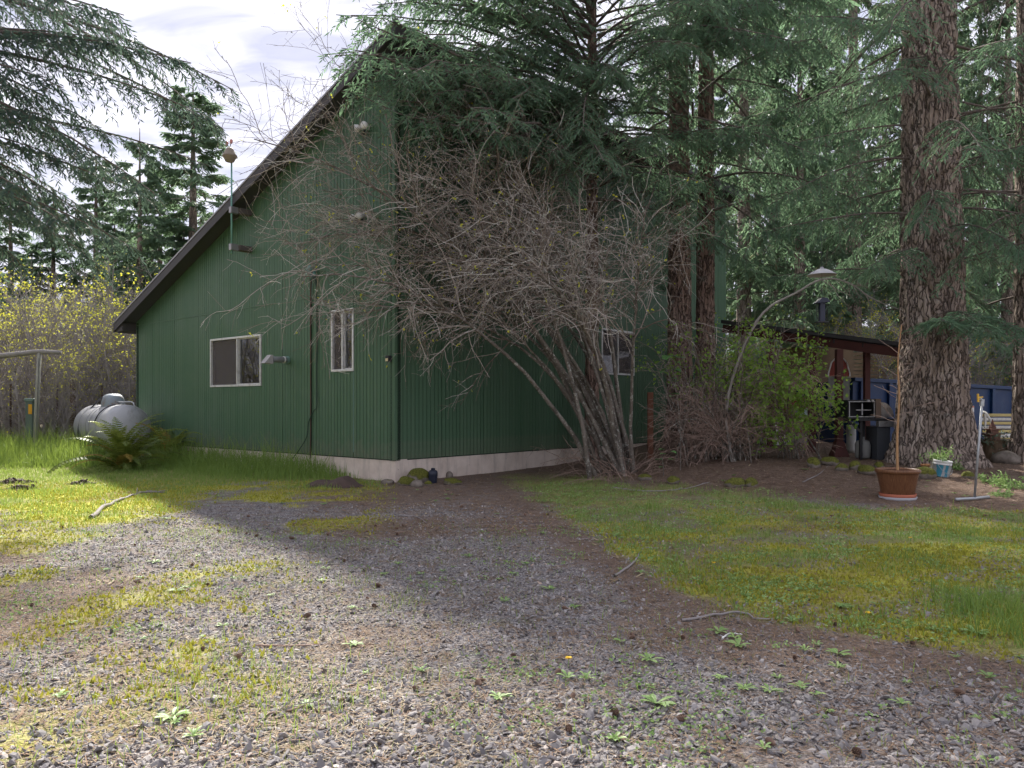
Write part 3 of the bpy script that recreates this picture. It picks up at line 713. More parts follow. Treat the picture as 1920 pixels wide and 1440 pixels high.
# the slim fir between the bare shrub and the high wall: its boughs veil the top of the house
T4 = onground(1.75, 17.05)
def t4_all(w, f):
    azs = lambda g, n: np.radians(np.linspace(231, 345, n)[g.permutation(n)] + g.normal(0, 4, n))
    P, L = fir_limbs(rng, 5.8, 11.0, 44, 4.2, 5.2, .10, .36, .06, .3, azs=azs)
    crown_layer(w, f, P, L, rng, 38, .30, .3, 1.3, .26, .5, 19, .15, .0115, True, .026, 5)
    n = 62; d = rng.uniform(11.0, 14.4, n); tp_ = np.stack([(np.where(np.arange(n) < 20, rng.uniform(600, 780, n), rng.uniform(640, 1080, n)) - 960) / FOC * d, d, CAMH - (np.where(np.arange(n) < 20, rng.uniform(-180, 190, n), rng.uniform(-320, 290, n)) - HZ) / FOC * d], -1) - T4
    z0_ = tp_[:, 2] + rng.uniform(.5, 1.6, n); s_ = np.linspace(0, 1, 10)[None, :, None]; st_ = np.stack([np.zeros(n), np.zeros(n), z0_], -1)
    P = st_[:, None] + (tp_ - st_)[:, None] * s_ + A(0, 0, 1) * (np.sin(s_ * np.pi) * rng.uniform(0, .5, (n, 1, 1))) + rng.normal(0, .05, (n, 10, 3)) * s_; L = np.linalg.norm(tp_ - st_, axis=1)
    crown_layer(w, f, P, L, rng, 32, .20, .4, 1.3, .24, .45, 16, .15, .0125, True, .026, 5)
    P, L = fir_limbs(rng, 9.5, 16, 22, 3.6, 1.0, .12, .2, .1, .3)
    crown_layer(w, f, P, L, rng, 8, .38, .4, 1.5, .15, .3, 4, .5, .07, False, .03, 4)
fir_tree('fir_tree', 'slim fir behind the bare shrub whose boughs veil the house peak', T4,
         [dict(h=17, r0=.17, r1=.05, flare=.08, sides=80, rows=160, amp=.025, seed=6.4, fz=1.0, zmax=10)], [t4_all], barkm=M_barkred)
# the fir cut by the frame on the right
T3 = onground(10.05, 15.2)
def t3_all(w, f):
    P, L = fir_limbs(rng, 3.2, 10.5, 30, 3.0, 4.2, .02, .45, .08, .4, az0=2.0)
    crown_layer(w, f, P, L, rng, 24, .34, .25, 1.1, .3, .6, 16, .16, .012, True, .024, 4)
    P, L = fir_limbs(rng, 10.5, 22, 34, 4.2, 1.2, .1, .25, .1, .3)
    crown_layer(w, f, P, L, rng, 8, .38, .4, 1.5, .15, .3, 4, .5, .07, False, .03, 4)
fir_tree('fir_tree', 'grey-barked fir trunk at the far edge beyond the pipe stand', T3,
         [dict(h=24, r0=.26, r1=.07, flare=.10, sides=120, rows=200, amp=.03, seed=2.2, zmax=10)], [t3_all])
# the fir outside the frame whose boughs hang in from the upper left
T0 = A(-9.4, 10.6, 0)
def t0_all(w, f):
    azs = lambda g, n: np.radians(np.linspace(-52, 36, n)[g.permutation(n)] + g.normal(0, 5, n))
    P, L = fir_limbs(rng, 4.6, 8.3, 30, 3.9, 5.0, .05, .22, .0, .4, azs=azs)
    crown_layer(w, f, P, L, rng, 42, .26, .25, 1.1, .28, .4, 20, .12, .0105, True, .030, 6)
    P, L = fir_limbs(rng, 4.3, 6.4, 15, 2.9, 3.5, .05, .36, .0, .4, azs=lambda g, n: np.radians(np.linspace(-40, 62, n)[g.permutation(n)]))
    crown_layer(w, f, P, L, rng, 40, .28, .25, 1.1, .34, .5, 20, .12, .0105, True, .028, 5)
    P, L = fir_limbs(rng, 6.3, 6.4, 1, 5.3, 5.3, -.01, .10, -.03, .4, azs=lambda g, n: np.array([-.06]))
    crown_layer(w, f, P, L, rng, 60, .20, .25, 1.2, .28, .4, 24, .12, .0105, True, .034, 6)
    P, L = fir_limbs(rng, 9.6, 19, 26, 4.2, 1.2, .15, .10, .1, .3)
    crown_layer(w, f, P, L, rng, 12, .38, .4, 1.5, .05, .1, 6, .55, .10, False, .03, 4)
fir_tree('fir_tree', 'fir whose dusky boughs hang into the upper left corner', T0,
         [dict(h=21, r0=.30, r1=.06, flare=.10, sides=60, rows=60, amp=.02, seed=1.2)], [t0_all], leafm=M_firblue)

# ---- firs of the wood: three kinds built once, then copied
def wood_fir(seed, H, zlow, L0, nb, dens, label, leafm, gaps=0.0):
    g = np.random.default_rng(seed)
    def lay(w, f):
        P, L = fir_limbs(g, zlow, H - .5, nb, L0, .35, .12, .28, .16, .2, en=.24, lv=.5)
        if gaps: keep = g.uniform(0, 1, len(P)) > gaps; P, L = P[keep], L[keep]
        crown_layer(w, f, P, L, g, dens, .40, .35, 1.5, .45, .55, 13, .27, .034, True, .026, 4)
    return fir_tree('fir_tree', label, (0, 0, 0), [dict(h=H, r0=.012 * H + .05, r1=.02, flare=.06, sides=24, rows=40, amp=.012, seed=seed)], [lay], leafm=leafm)
def place(o, x, y, rz=0.0, s=1.0, label=None, group=None):
    o.location = (x, y, float(gz(x, min(y, 60))) if y < 30 else 0.0); o.rotation_euler = (0, 0, rz); o.scale = (s, s, s)
    if label: o['label'] = label
    if group: o['group'] = group
    return o
WG = 'firs of the wood behind the house and shelter'
WL = 'tall dark fir of the wood behind the shelter'
fa = wood_fir(21, 22, 1.2, 4.2, 120, 18, WL, M_firfar)
fb = wood_fir(22, 24, 3.0, 4.6, 115, 18, WL, M_firfar, .15)
fc = wood_fir(23, 19, 1.0, 3.2, 105, 16, WL, M_firfar, .12)
# the ones that stand against the sky on the left
fc_l = copy_tree(fc); place(fc_l, (262 - 960) / FOC * 38, 38, .4, .79, 'slender young fir with a pointed top left of the gable'); fc_l['group'] = ''; fc_l.scale = (1.0, 1.0, .79)
fb_l = copy_tree(fa); place(fb_l, (362 - 960) / FOC * 40, 40, 1.0, .82, 'broad dark fir rising against the sky beside the roof edge'); fb_l['group'] = ''; fb_l.scale = (1.5, 1.5, .82)
left_small = [(205, 44, .42, 'small fir half hidden by the hanging boughs'), (150, 46, .50, 'pale slim fir at the far left of the thicket'),
              (310, 46, .44, 'short green fir between the two taller firs'), (415, 36, .30, 'low bushy fir peeping over the low eave'), (240, 34, .34, 'young bright green fir rising out of the yellow thicket'),
              (100, 48, .78, 'fir with a blunt top above the thicket'), (180, 50, .80, 'dark fir in the back row over the thicket'), (232, 47, .66, 'fir just left of the slender pointed fir in the back row'), (300, 50, .78, 'back-row fir right of the slender pointed fir'), (330, 44, .56, 'dense low fir under the broad dark fir'), (400, 48, .62, 'fir showing above the lower roof slope'), (20, 50, .85, 'tall back-row fir at the left edge'),
              (345, 40, .50, 'bushy fir close behind the lower roof slope'), (285, 41, .56, 'bushy fir left of the mast'), (425, 43, .56, 'fir whose top shows behind the roof mast'), (375, 46, .66, 'dark fir filling the gap behind the roof slope'), (215, 42, .55, 'bushy green fir behind the yellow thicket'),
              (60, 48, .60, 'dark fir behind the hanging boughs at the left edge'), (-40, 44, .62, 'dark fir just outside the left edge')]
for k, (px, d, s, lb) in enumerate(left_small):
    o = copy_tree((fa, fc)[k % 2]); place(o, (px - 960) / FOC * d, d, k * 1.7, s, lb); o['group'] = ''; o.scale = (s * 1.6, s * 1.6, s)
spots = [(1395, 29), (1450, 33), (1500, 27.5), (1548, 36), (1600, 30), (1655, 40), (1700, 32), (1760, 44), (1838, 31), (1890, 27), (1950, 36), (2030, 30), (1420, 42),
         (1575, 46), (1865, 42), (1330, 38), (1225, 44), (1120, 40), (1010, 46), (2120, 40), (1490, 52), (1680, 55), (1800, 54)]
gw = np.random.default_rng(5)
for k, (px, d) in enumerate(spots):
    src = (fa, fb, fc)[k % 3]
    o = src if k < 3 else copy_tree(src)
    place(o, (px - 960) / FOC * d, d, gw.uniform(0, 6.28), gw.uniform(.85, 1.12), WL, WG)

# ------------------------------------------------------------------ shrubs with bare stems
def grow(P, rad, rng, K, lr, ang, droop, wig, n, t0=0.25, upb=0.0, rfac=.6):
    """children of polylines P"""
    M = P.shape[0]; t = t0 + (.98 - t0) * (np.arange(K)[None] + rng.uniform(0, 1, (M, K))) / K
    B, T = sample(P, t)
    rnd = nrm(rng.normal(0, 1, (M, K, 3))); side = nrm(np.cross(T, rnd))
    a = np.radians(rng.uniform(ang[0], ang[1], (M, K, 1)))
    D = nrm(np.cos(a) * T + np.sin(a) * side + A(0, 0, upb))
    l = rng.uniform(lr[0], lr[1], (M, K, 1)) * (1.1 - .5 * t[..., None])
    pts = [B]; cur = B; d = D
    for k in range(n - 1):
        d = nrm(d + rng.normal(0, wig, (M, K, 3)) + A(0, 0, -droop / n)); cur = cur + d * l / (n - 1); pts.append(cur)
    C = np.stack(pts, 2).reshape(-1, n, 3)
    pr = np.take_along_axis(rad, np.clip((t * (rad.shape[1] - 1)).astype(int), 0, rad.shape[1] - 1), 1).reshape(-1)
    r = (pr * rfac)[:, None] * np.linspace(1, .35, n)[None]
    return C, r
def leaf_quads(B, rng, l, w, drop=.4, dirs=None):
    M = len(B); D = nrm(rng.normal(0, 1, (M, 3)) + A(0, 0, -drop)) if dirs is None else dirs
    S = nrm(np.cross(D, nrm(rng.normal(0, 1, (M, 3))))); Nn = np.cross(S, D)
    ln = l * rng.uniform(.5, 1.3, (M, 1)); wd = w * rng.uniform(.7, 1.2, (M, 1))
    V = np.stack([B, B + D * ln * .5 + S * wd + Nn * wd * .3, B + D * ln, B + D * ln * .5 - S * wd + Nn * wd * .3], 1).reshape(-1, 3)
    return V, np.arange(len(V)).reshape(-1, 4), None, np.repeat(rng.uniform(0, 1, M), 4)
def stems(rng, base, n, N, az, e0, e1, L, spread, wig=.06):
    """arching stems: elevation angle falls from e0 to e1 (radians) along the stem"""
    P = []
    for k in range(N):
        a = az(k); l = rng.uniform(*L); x = A(*base) + A(*(rng.normal(0, spread, 2)), -.12); out = [x]
        s0, s1 = e0(k), e1(k)
        for q in range(1, n):
            f = q / (n - 1); e = s0 + (s1 - s0) * f ** 1.5
            a += rng.normal(0, wig); d = A(math.cos(a) * math.cos(e), math.sin(a) * math.cos(e), math.sin(e)); x = x + d * l / (n - 1) + rng.normal(0, .015, 3); out.append(x)
        P.append(out)
    return np.array(P)
# the big hazel in front of the house corner
hz = np.random.default_rng(42)
HB = onground(2.02, 15.0)
rad_ = math.radians
hz_root = thing('hazel_shrub', 'large bare many-stemmed shrub with grey lichened twigs arching over the house corner', 'shrub', HB)
SA = [(186, 78, 4, 7.4), (190, 76, 10, 8.4), (196, 74, -2, 8.2), (172, 86, 24, 6.6), (197, 74, -10, 8.2), (202, 82, 14, 7.0), (184, 78, 22, 8.8), (190, 72, 6, 9.0),
      (207, 80, 0, 6.6), (150, 86, 34, 5.8), (217, 82, 6, 5.8), (242, 84, 8, 5.6), (192, 88, 48, 7.6), (178, 85, 55, 7.4), (230, 87, 50, 5.4), (215, 88, 62, 5.6), (252, 85, 42, 5.0),
      (190, 80, 30, 9.4), (186, 83, 34, 9.2), (196, 70, -6, 6.8), (204, 72, -14, 6.2), (210, 86, 52, 7.0)]
def az_(k): return rad_(SA[k][0]) + hz.normal(0, .08)
Ps = []
for k, (a, e0, e1, l) in enumerate(SA):
    Ps.append(stems(hz, (0, 0, 0), 15, 1, lambda q: rad_(a) + hz.normal(0, .06), lambda q: rad_(e0 - 8 + hz.normal(0, 3)), lambda q: rad_(e1), (l * .95, l * 1.05), .26)[0])
Ps = np.array(Ps); r1 = np.linspace(.050, .009, 15)[None] * hz.uniform(.75, 1.15, (len(Ps), 1))
for k in range(len(Ps)): part('stem', MB().add(*tubes(Ps[k:k + 1], r1[k:k + 1], 8)), M_hazel, hz_root, True)
b2, r2 = grow(Ps, r1, hz, 20, (1.0, 2.7), (18, 58), .22, .17, 9, .52, .06, .55)
r2 = np.clip(r2, .0048, .018)
b3, r3 = grow(b2, r2, hz, 7, (.4, 1.3), (25, 70), .30, .16, 6, .12, 0, .75)
r3 = np.clip(r3, .0036, .0075)
b4, r4 = grow(b3, r3, hz, 3, (.16, .50), (25, 70), .3, .16, 3, .15, 0, .8)
r4 = np.clip(r4, .0024, .0036)
part('twigs', MB().add(*tubes(b2, r2, 4, hz.uniform(0, .8, len(b2)))).add(*tubes(b3, r3, 3, hz.uniform(0, 1, len(b3)))).add(*tubes(b4, r4, 3, hz.uniform(0, 1, len(b4)))), M_twig, hz_root)
tips = b4[hz.permutation(len(b4))[:560], -1]
part('leaves', MB().add(*leaf_quads(np.repeat(tips, 2, 0), hz, .055, .018)), M_bud, hz_root)
lt = b3[hz.permutation(len(b3))[:700], 2]
part('lichen', MB().add(*leaf_quads(np.repeat(lt, 3, 0), hz, .035, .012, 0)), M_lichen, hz_root)
# suckers and fallen twigs at its foot
bs = stems(hz, (0, -.2, 0), 7, 46, lambda k: hz.uniform(0, 6.28), lambda k: rad_(hz.uniform(15, 60)), lambda k: rad_(hz.uniform(-35, 5)), (.7, 1.9), .35, .12)
q3, s3 = grow(bs, np.full((46, 7), .008), hz, 5, (.25, .7), (20, 60), .3, .15, 5, .2)
part('suckers', MB().add(*tubes(bs, np.linspace(.008, .003, 7)[None], 4)).add(*tubes(q3, np.clip(s3, .0025, .006), 3)), M_twigred, hz_root)

# dense dark bush in front of the twin fir: dead reddish twigs, climbing leaves
def bush(name, label, base, seed, N, L, e0, e1, K2, K3, l2, l3, matw, rstem=.02, az=None, leaves=None, spread=.35, wig=.12, K4=0, l4=(.1, .3)):
    g = np.random.default_rng(seed); r = thing(name, label, 'shrub', base)
    P = stems(g, (0, 0, 0), 10, N, (lambda k: az(g)) if az else (lambda k: g.uniform(0, 6.28)), lambda k: rad_(g.uniform(*e0)), lambda k: rad_(g.uniform(*e1)), L, spread, wig)
    rr = np.linspace(rstem, .006, 10)[None] * g.uniform(.7, 1.2, (N, 1))
    w = MB().add(*tubes(P, rr, 6)); part('stems', w, M_hazel, r, True)
    c2, d2 = grow(P, rr, g, K2, l2, (20, 65), .45, .12, 6, .2); d2 = np.clip(d2, .004, .012)
    c3, d3 = grow(c2, d2, g, K3, l3, (20, 70), .3, .15, 4, .1); d3 = np.clip(d3, .0028, .006)
    t = MB().add(*tubes(c2, d2, 4)).add(*tubes(c3, d3, 3)); c4 = c3
    if K4: c4, d4 = grow(c3, d3, g, K4, l4, (20, 70), .2, .15, 3, .1); t.add(*tubes(c4, np.clip(d4, .002, .004), 3))
    part('twigs', t, matw, r)
    for nm, m, cnt, ll, ww, cond in (leaves or ()):
        tp = c4[:, -1]; tp = tp[cond(tp)] if cond else tp
        tp = tp[g.integers(0, len(tp), cnt)] + g.normal(0, .06, (cnt, 3))
        part(nm, MB().add(*leaf_quads(tp, g, ll, ww, .3)), m, r)
    return r
B2 = onground(4.05, 15.9)
bush('bush', 'dense tangle of dark stems and green leaves around the foot of the twin fir', B2, 51, 28, (1.8, 3.2), (68, 89), (40, 85), 8, 5, (.4, 1.0), (.2, .5), M_twig, .022, spread=.36,
     leaves=[('leaves', M_budgreen, 900, .08, .028, lambda t: t[:, 2] > 1.5)])
B3 = onground(4.5, 15.4)
bush('bush', 'heap of dead reddish twigs drooping left of the shelter', B3, 52, 24, (1.2, 2.2), (70, 89), (-60, 30), 11, 7, (.4, 1.0), (.2, .55), M_twigred, .014, az=lambda g: g.normal(2.6, 1.2), spread=.22)
B4 = onground(6.05, 15.9)
bush('bush', 'bright green leafy young maple in front of the shelter', B4, 53, 15, (1.7, 3.3), (55, 86), (-5, 45), 10, 6, (.5, 1.2), (.2, .5), M_twigred, .016, az=lambda g: g.normal(3.0, 1.3), spread=.25,
     leaves=[('leaves', M_budgreen, 4600, .080, .030, None)])
# arching bare limb with the bird feeder, broad-leaved sprigs
sp = np.random.default_rng(61)
arch = thing('bare_limb', 'pale bare limb arching over the shelter roof', 'branch', onground(4.3, 15.2))
ap = smooth_path([A(0, 0, -.1), A(-.1, 0, 1.2), (at(1420, 600, 15.0) - onground(4.3, 15.2)), (at(1500, 545, 15.0) - onground(4.3, 15.2)), (at(1545, 523, 15.0) - onground(4.3, 15.2)), (at(1590, 530, 15.0) - onground(4.3, 15.2)), (at(1640, 562, 15.0) - onground(4.3, 15.2)), (at(1700, 585, 15.0) - onground(4.3, 15.2))], 40)
part('limb', MB().add(*tubes(ap[None], np.linspace(.032, .009, 40)[None], 7)), plain('pale_limb', (0.27, 0.25, 0.22), .9, var=.3), arch, True)
c2, d2 = grow(ap[None], np.linspace(.032, .009, 40)[None], sp, 16, (.4, 1.0), (30, 70), .2, .15, 6, .5); part('twigs', MB().add(*tubes(c2, np.clip(d2, .003, .008), 4)), M_twig, arch)
def broad_sprig(label, base, tops, n, seed, size=.16):
    g = np.random.default_rng(seed); r = thing('broad_leaved_sapling', label, 'plant', base)
    st = smooth_path([A(0, 0, -.1)] + [A(*t) for t in tops], 16); part('stem', MB().add(*tubes(st[None], np.linspace(.012, .005, 16)[None], 5)), M_hazel, r, True)
    for k in range(n):
        B = st[15 - (k % 9)] + g.normal(0, .10, 3); a = g.uniform(0, 6.28); D = nrm(A(math.cos(a), math.sin(a) - .4, g.uniform(-.2, .4))); S = nrm(np.cross(D, A(0, 0, 1))); Nn = np.cross(S, D); l = size * g.uniform(.8, 1.3)
        V = []; s = np.linspace(0, 1, 6); wd = np.array([.02, .3, .42, .38, .22, 0.0]) * l
        for q in range(6): c = B + D * l * s[q] - Nn * l * .25 * s[q] ** 2; V += [c - S * wd[q] + Nn * wd[q] * .3, c, c + S * wd[q] + Nn * wd[q] * .3]
        Q = [[q * 3 + e, q * 3 + e + 1, q * 3 + e + 4, q * 3 + e + 3] for q in range(5) for e in (0, 1)]
        part('leaf', MB().add(V, Q, tint=g.uniform(.2, 1)), M_ivy, r, True)
s0 = onground(3.15, 14.6)
broad_sprig('sapling with broad green leaves between the bare shrub and the twin fir', s0, [(0, 0, .8), (at(1262, 700, 14.6) - s0), (at(1250, 665, 14.6) - s0)], 16, 71)
s0 = onground(2.72, 14.0)
broad_sprig('low sprig with a few broad green leaves at the foot of the shrubs', s0, [(0, 0, .15), (-.03, -.05, .32), (0, -.08, .42)], 6, 72, .13)

# ---- thicket on the left: two kinds of shrub, copied
TG = 'twiggy shrubs of the thicket left of the house'
TL = 'grey twiggy shrub with yellow spring leaves in the thicket behind the tank'
def thick(seed, H, nleaf):
    g = np.random.default_rng(seed); r = thing('thicket_shrub', TL, 'shrub', (0, 0, 0), group=TG)
    P = stems(g, (0, 0, 0), 10, 20, lambda k: g.uniform(0, 6.28), lambda k: rad_(g.uniform(70, 90)), lambda k: rad_(g.uniform(35, 85)), (H * .6, H), .8, .25)
    rr = np.linspace(.030, .007, 10)[None] * g.uniform(.6, 1.3, (20, 1))
    c2, d2 = grow(P, rr, g, 16, (.5, 1.5), (20, 60), .05, .14, 6, .08); d2 = np.clip(d2, .005, .012)
    c3, d3 = grow(c2, d2, g, 6, (.25, .7), (20, 65), .0, .15, 4, .1); d3 = np.clip(d3, .0045, .008)
    part('stems', MB().add(*tubes(P, rr, 5)).add(*tubes(c2, d2, 3)).add(*tubes(c3, d3, 3)), M_twigbrush, r)
    tp = np.concatenate([c3[:, -1], c3[:, 2]]); wgt = sst(tp[:, 2] / H * 1.3 - .25) * (n2(tp[:, 0], tp[:, 2], 1.3, 2, seed) > .50) + .05
    idx = g.choice(len(tp), nleaf, p=wgt / wgt.sum()); part('leaves', MB().add(*leaf_quads(tp[idx] + g.normal(0, .05, (nleaf, 3)), g, .075, .026, .2)), M_bud, r)
    return r
ta, tb_ = thick(81, 6.4, 1700), thick(82, 5.4, 1100)
tsp = [(-12.0, 25.0), (-14.2, 24.0), (-16.5, 25.0), (-10.6, 27.5), (-13.0, 28.0), (-15.5, 28.0), (-18.0, 28.0), (-20.0, 27.0), (-12.0, 31.0), (-14.8, 32.0), (-17.6, 32.0), (-20.5, 32.0), (-23, 31), (-18.8, 24.5), (-21.0, 24.0), (-9.6, 25.2),
       (-11.4, 23.4), (-13.3, 22.6), (-16, 36), (-19, 37), (-22.5, 36), (-13, 36), (-17.3, 21.6), (-15.3, 21.2)]
for k, (x, y) in enumerate(tsp):
    o = (ta, tb_)[k % 2]; o = o if k < 2 else copy_tree(o)
    place(o, x + gw.normal(0, .3), y, gw.uniform(0, 6.28), gw.uniform(.9, 1.2) * (.72 if y < 24 else 1.0))
for k, (x, y) in enumerate([(-14.6, 16.6), (-16.4, 18.2), (-18.4, 16.4), (-20.5, 18.6), (-17.2, 20.2), (-21.5, 15.0), (-15.6, 14.2)]):
    place(copy_tree((ta, tb_)[k % 2]), x, y, k * 1.3, .95, 'twiggy shrub left of the clothes post, mirrored in the windows', 'shrubs left of the clothes post')
# yellow-leaved brush and twiggy undergrowth far right
rb = [(12.5, 24.5), (14.5, 25.5), (16.5, 26), (13.5, 29), (10.8, 27.5), (18, 28), (8.5, 30), (6.9, 31)]
for k, (x, y) in enumerate(rb):
    o = place(copy_tree((ta, tb_)[k % 2]), x, y, gw.uniform(0, 6.28), gw.uniform(.6, .9), 'twiggy yellow-leaved shrub behind the blue dumpster', 'shrubs behind the dumpster')
# ------------------------------------------------------------------ propane tank
def m_tank(N):
    v = N.obj()
    c = N.mix(N.noise(1.5, 6, v, rough=.65), (0.28, 0.29, 0.31), (0.46, 0.46, 0.47))
    c = N.mix(N.step(N.noise(2.4, 6, v, (1, 1, .4), rough=.75), .54, .72), c, (0.24, 0.235, 0.22))
    c = N.mix(N.step(N.noise(7, 6, v, rough=.8), .66, .74), c, (0.20, 0.11, 0.06))
    return N.bsdf(c, .5, .2, N.bump(N.noise(30, 3, v), .08, .003))
M_tank = mat('weathered_silver_paint', m_tank)
def m_lid(N):
    v = N.obj()
    c = N.mix(N.noise(3, 5, v), (0.17, 0.21, 0.24), (0.30, 0.34, 0.37))
    c = N.mix(N.step(N.noise(5, 6, v, rough=.75), .50, .68), c, (0.25, 0.13, 0.065))
    return N.bsdf(c, .6, .2, N.bump(N.noise(40, 3, v), .15, .003))
M_lid = mat('rusty_blue_lid', m_lid)
M_hose = plain('black_hose', (0.05, 0.052, 0.058), .55)
M_galv = plain('galvanised_pipe', (0.40, 0.42, 0.43), .45, .55, var=.2, dirt=(0.27, 0.25, 0.22))
pa, pb = A((245 - 960) / FOC * 18.8, 18.8, 0), A((176 - 960) / FOC * 21.0, 21.0, 0)
tc_ = (pa + pb) / 2; tdir = nrm(pa - pb); tlen = np.linalg.norm(pa - pb); trz = math.atan2(tdir[1], tdir[0]); tR = .56; tz = .84
tank = thing('propane_tank', 'weathered silver propane tank with a rusty lid beside the gable', 'tank', onground(tc_[0], tc_[1]), trz)
def lathex(prof, seg=36):
    V, Q = lathe(prof, seg); return np.stack([V[:, 2], V[:, 0], V[:, 1]], -1), Q
hl = tlen / 2 - .28
th_ = np.linspace(0, math.pi / 2, 9)
prof = [(max(tR * math.sin(a), .001), -hl - .34 * math.cos(a)) for a in th_] + [(max(tR * math.sin(a), .001), hl + .34 * math.cos(a)) for a in th_[::-1]]
V, Q = lathex(prof); tb1 = part('body', MB().add(V + A(0, 0, tz), Q), M_tank, tank, True)
for x in (-.75, -.15, .12, .75):
    V, Q = lathex([(tR + .001, x - .011), (tR + .006, x - .009), (tR + .006, x + .009), (tR + .001, x + .011)]); part('weld_band', MB().add(V + A(0, 0, tz), Q), M_pvc, tb1)
for x in (-.8, .8):
    part('foot', MB().add(*bx(x - .05, x + .05, -.34, .34, -.1, .44)), M_pvc, tank)
# hooded lid: a rounded box
def rounded(cx, cy, cz, a, b, h, p=3.2, nu=28, nv=12):
    u = np.linspace(0, 2 * np.pi, nu, endpoint=False); w = np.linspace(0, np.pi / 2, nv)
    uu, ww = np.meshgrid(u, w, indexing='xy'); sp = lambda x, e: np.sign(x) * np.abs(x) ** e
    e = 2 / p
    X = a * sp(np.cos(uu), e) * sp(np.cos(ww), .55); Y = b * sp(np.sin(uu), e) * sp(np.cos(ww), .55); Z = h * sp(np.sin(ww), .8)
    V = np.stack([X + cx, Y + cy, Z + cz], -1).reshape(-1, 3); i, j = np.meshgrid(np.arange(nv - 1), np.arange(nu), indexing='ij'); j2 = (j + 1) % nu
    return V, np.stack([i * nu + j, i * nu + j2, (i + 1) * nu + j2, (i + 1) * nu + j], -1).reshape(-1, 4)
lid = part('lid', MB().add(*rounded(.15, 0, tz + tR - .06, .36, .24, .34)), M_lid, tank, True)
hs = smooth_path([A(-.15, 0, tz + tR + .16), A(-.45, -.1, tz + tR + .18), A(-.70, -.35, tz + .38), A(-.78, -.54, tz + .05), A(-.76, -.60, .2), A(-.76, -.62, -.1)], 30)
part('hose', MB().add(*tube1(hs, .022, 8)), M_hose, tank, True)
part('strap', MB().add(*tube1([A(.62, tR * 1.015 * math.cos(a), tz + tR * 1.015 * math.sin(a)) for a in np.linspace(2.9, .9, 16)], .018, 6)), M_hose, tank, True)
part('pipe', MB().add(*tube1(smooth_path([A(.50, 0, tz + tR + .06), A(.9, .1, tz + tR + .07), A(1.12, .16, tz + tR + .06), A(1.2, .18, tz + tR - .05), A(1.2, .18, tz + .05), A(1.25, .2, .0)], 24), .02, 8)), M_galv, tank, True)
V, Q = lathex([(.03, -.008), (.05, -.008), (.05, .008), (.03, .008), (.03, -.008)], 16); part('lifting_eye', MB().add(V + A(.95, .0, tz + tR + .02), Q), M_tank, tank)

# ------------------------------------------------------------------ ferns
def frond_mesh(seed, L, m, n=20):
    g = np.random.default_rng(seed); s = np.linspace(0, 1, 24); e = np.radians(72 - 95 * s ** 1.3 + g.normal(0, 3))
    x = np.concatenate([[0], np.cumsum(np.cos(e[1:]))]) * L / 23; z = np.concatenate([[0], np.cumsum(np.sin(e[1:]))]) * L / 23
    P = np.stack([x, np.zeros(24), z], -1); mb = MB().add(*tubes(P[None], np.linspace(.006, .002, 24)[None], 4), )
    for k in range(n * 2):
        t = .16 + .82 * (k // 2 + .5) / n; B, T = sample(P[None], np.array([[t]])); B, T = B[0, 0], T[0, 0]; sg = 1 if k % 2 else -1
        lat = A(0, sg, 0); l = .115 * L * math.sin(min(1, (1 - t) * 1.35 + .08) * math.pi / 2) * g.uniform(.85, 1.1); D = nrm(lat * .93 + T * .35 + A(0, 0, -.18)); W = T * .032 * L * .5
        mb.add([B - W * .8, B + W * .8, B + D * l * .6 + W * .6 + A(0, 0, -.01), B + D * l, B + D * l * .6 - W * .7 + A(0, 0, -.01)], [[0, 1, 2, 4]], [[4, 2, 3]], tint=g.uniform(0, 1))
    return mb.mesh('frond', m)
FM = [frond_mesh(100 + k, L, M_fern) for k, L in enumerate((1.25, 1.05, .9, 1.15))] + [frond_mesh(110, 1.0, M_ferndry)]
def fern(label, loc, N, seed, sc_=1.0):
    g = np.random.default_rng(seed); r = thing('sword_fern', label, 'fern', loc)
    for k in range(N):
        o = link('frond', FM[4] if g.uniform() < .09 else FM[k % 4], r); o.location = (g.normal(0, .04), g.normal(0, .04), -.02)
        o.rotation_euler = (g.normal(0, .12), g.uniform(-.55, .75), k * 2.4 + g.normal(0, .3)); s = sc_ * g.uniform(.75, 1.15); o.scale = (s, s * 1.1, s)
    return r
fern('big sword fern spreading in front of the propane tank', G(232, 882), 60, 1, 1.3)
fern('sword fern between the tank and the gable wall', G(312, 868), 40, 2, 1.25)

# ------------------------------------------------------------------ left edge: clothes post, pedestal, fence
M_wood = plain('grey_weathered_wood', (0.26, 0.26, 0.22), .9, var=.3, scale=4, bump=.3)
M_wooddark = plain('old_post_wood', (0.12, 0.085, 0.06), .9, var=.4, scale=4, bump=.3)
cpx = onground((65 - 960) / FOC * 20, 20.0)
cp = thing('clothes_post', 'pale wooden post carrying a weathered crossbar at the left edge', 'post', cpx)
part('post', MB().add(*tube1([A(0, 0, -.2), A(.05, 0, 1.3), A(.12, 0, 2.72)], [.062, .055, .05], 12)), M_wood, cp, True)
part('crossbar', MB().add(*tube1(smooth_path([A(.62, .1, 2.74), A(.1, 0, 2.76), A(-.5, -.1, 2.68), A(-1.6, -.3, 2.55)], 12), [.05, .055, .055, .06, .06, .065, .065, .07, .07, .075, .075, .075], 9)), plain('split_pole_wood', (0.24, 0.225, 0.215), .95, var=.5, scale=7, bump=.5), cp, True)
part('wire', MB().add(*tube1(smooth_path([A(.15, -.07, 2.6), A(.12, -.08, 1.4), A(.10, -.10, .1)], 10), .006, 5)), M_hose, cp)
pd = thing('utility_pedestal', 'green cable pedestal with a yellow tag behind the clothes post', 'pedestal', onground((57 - 960) / FOC * 20.8, 20.8))
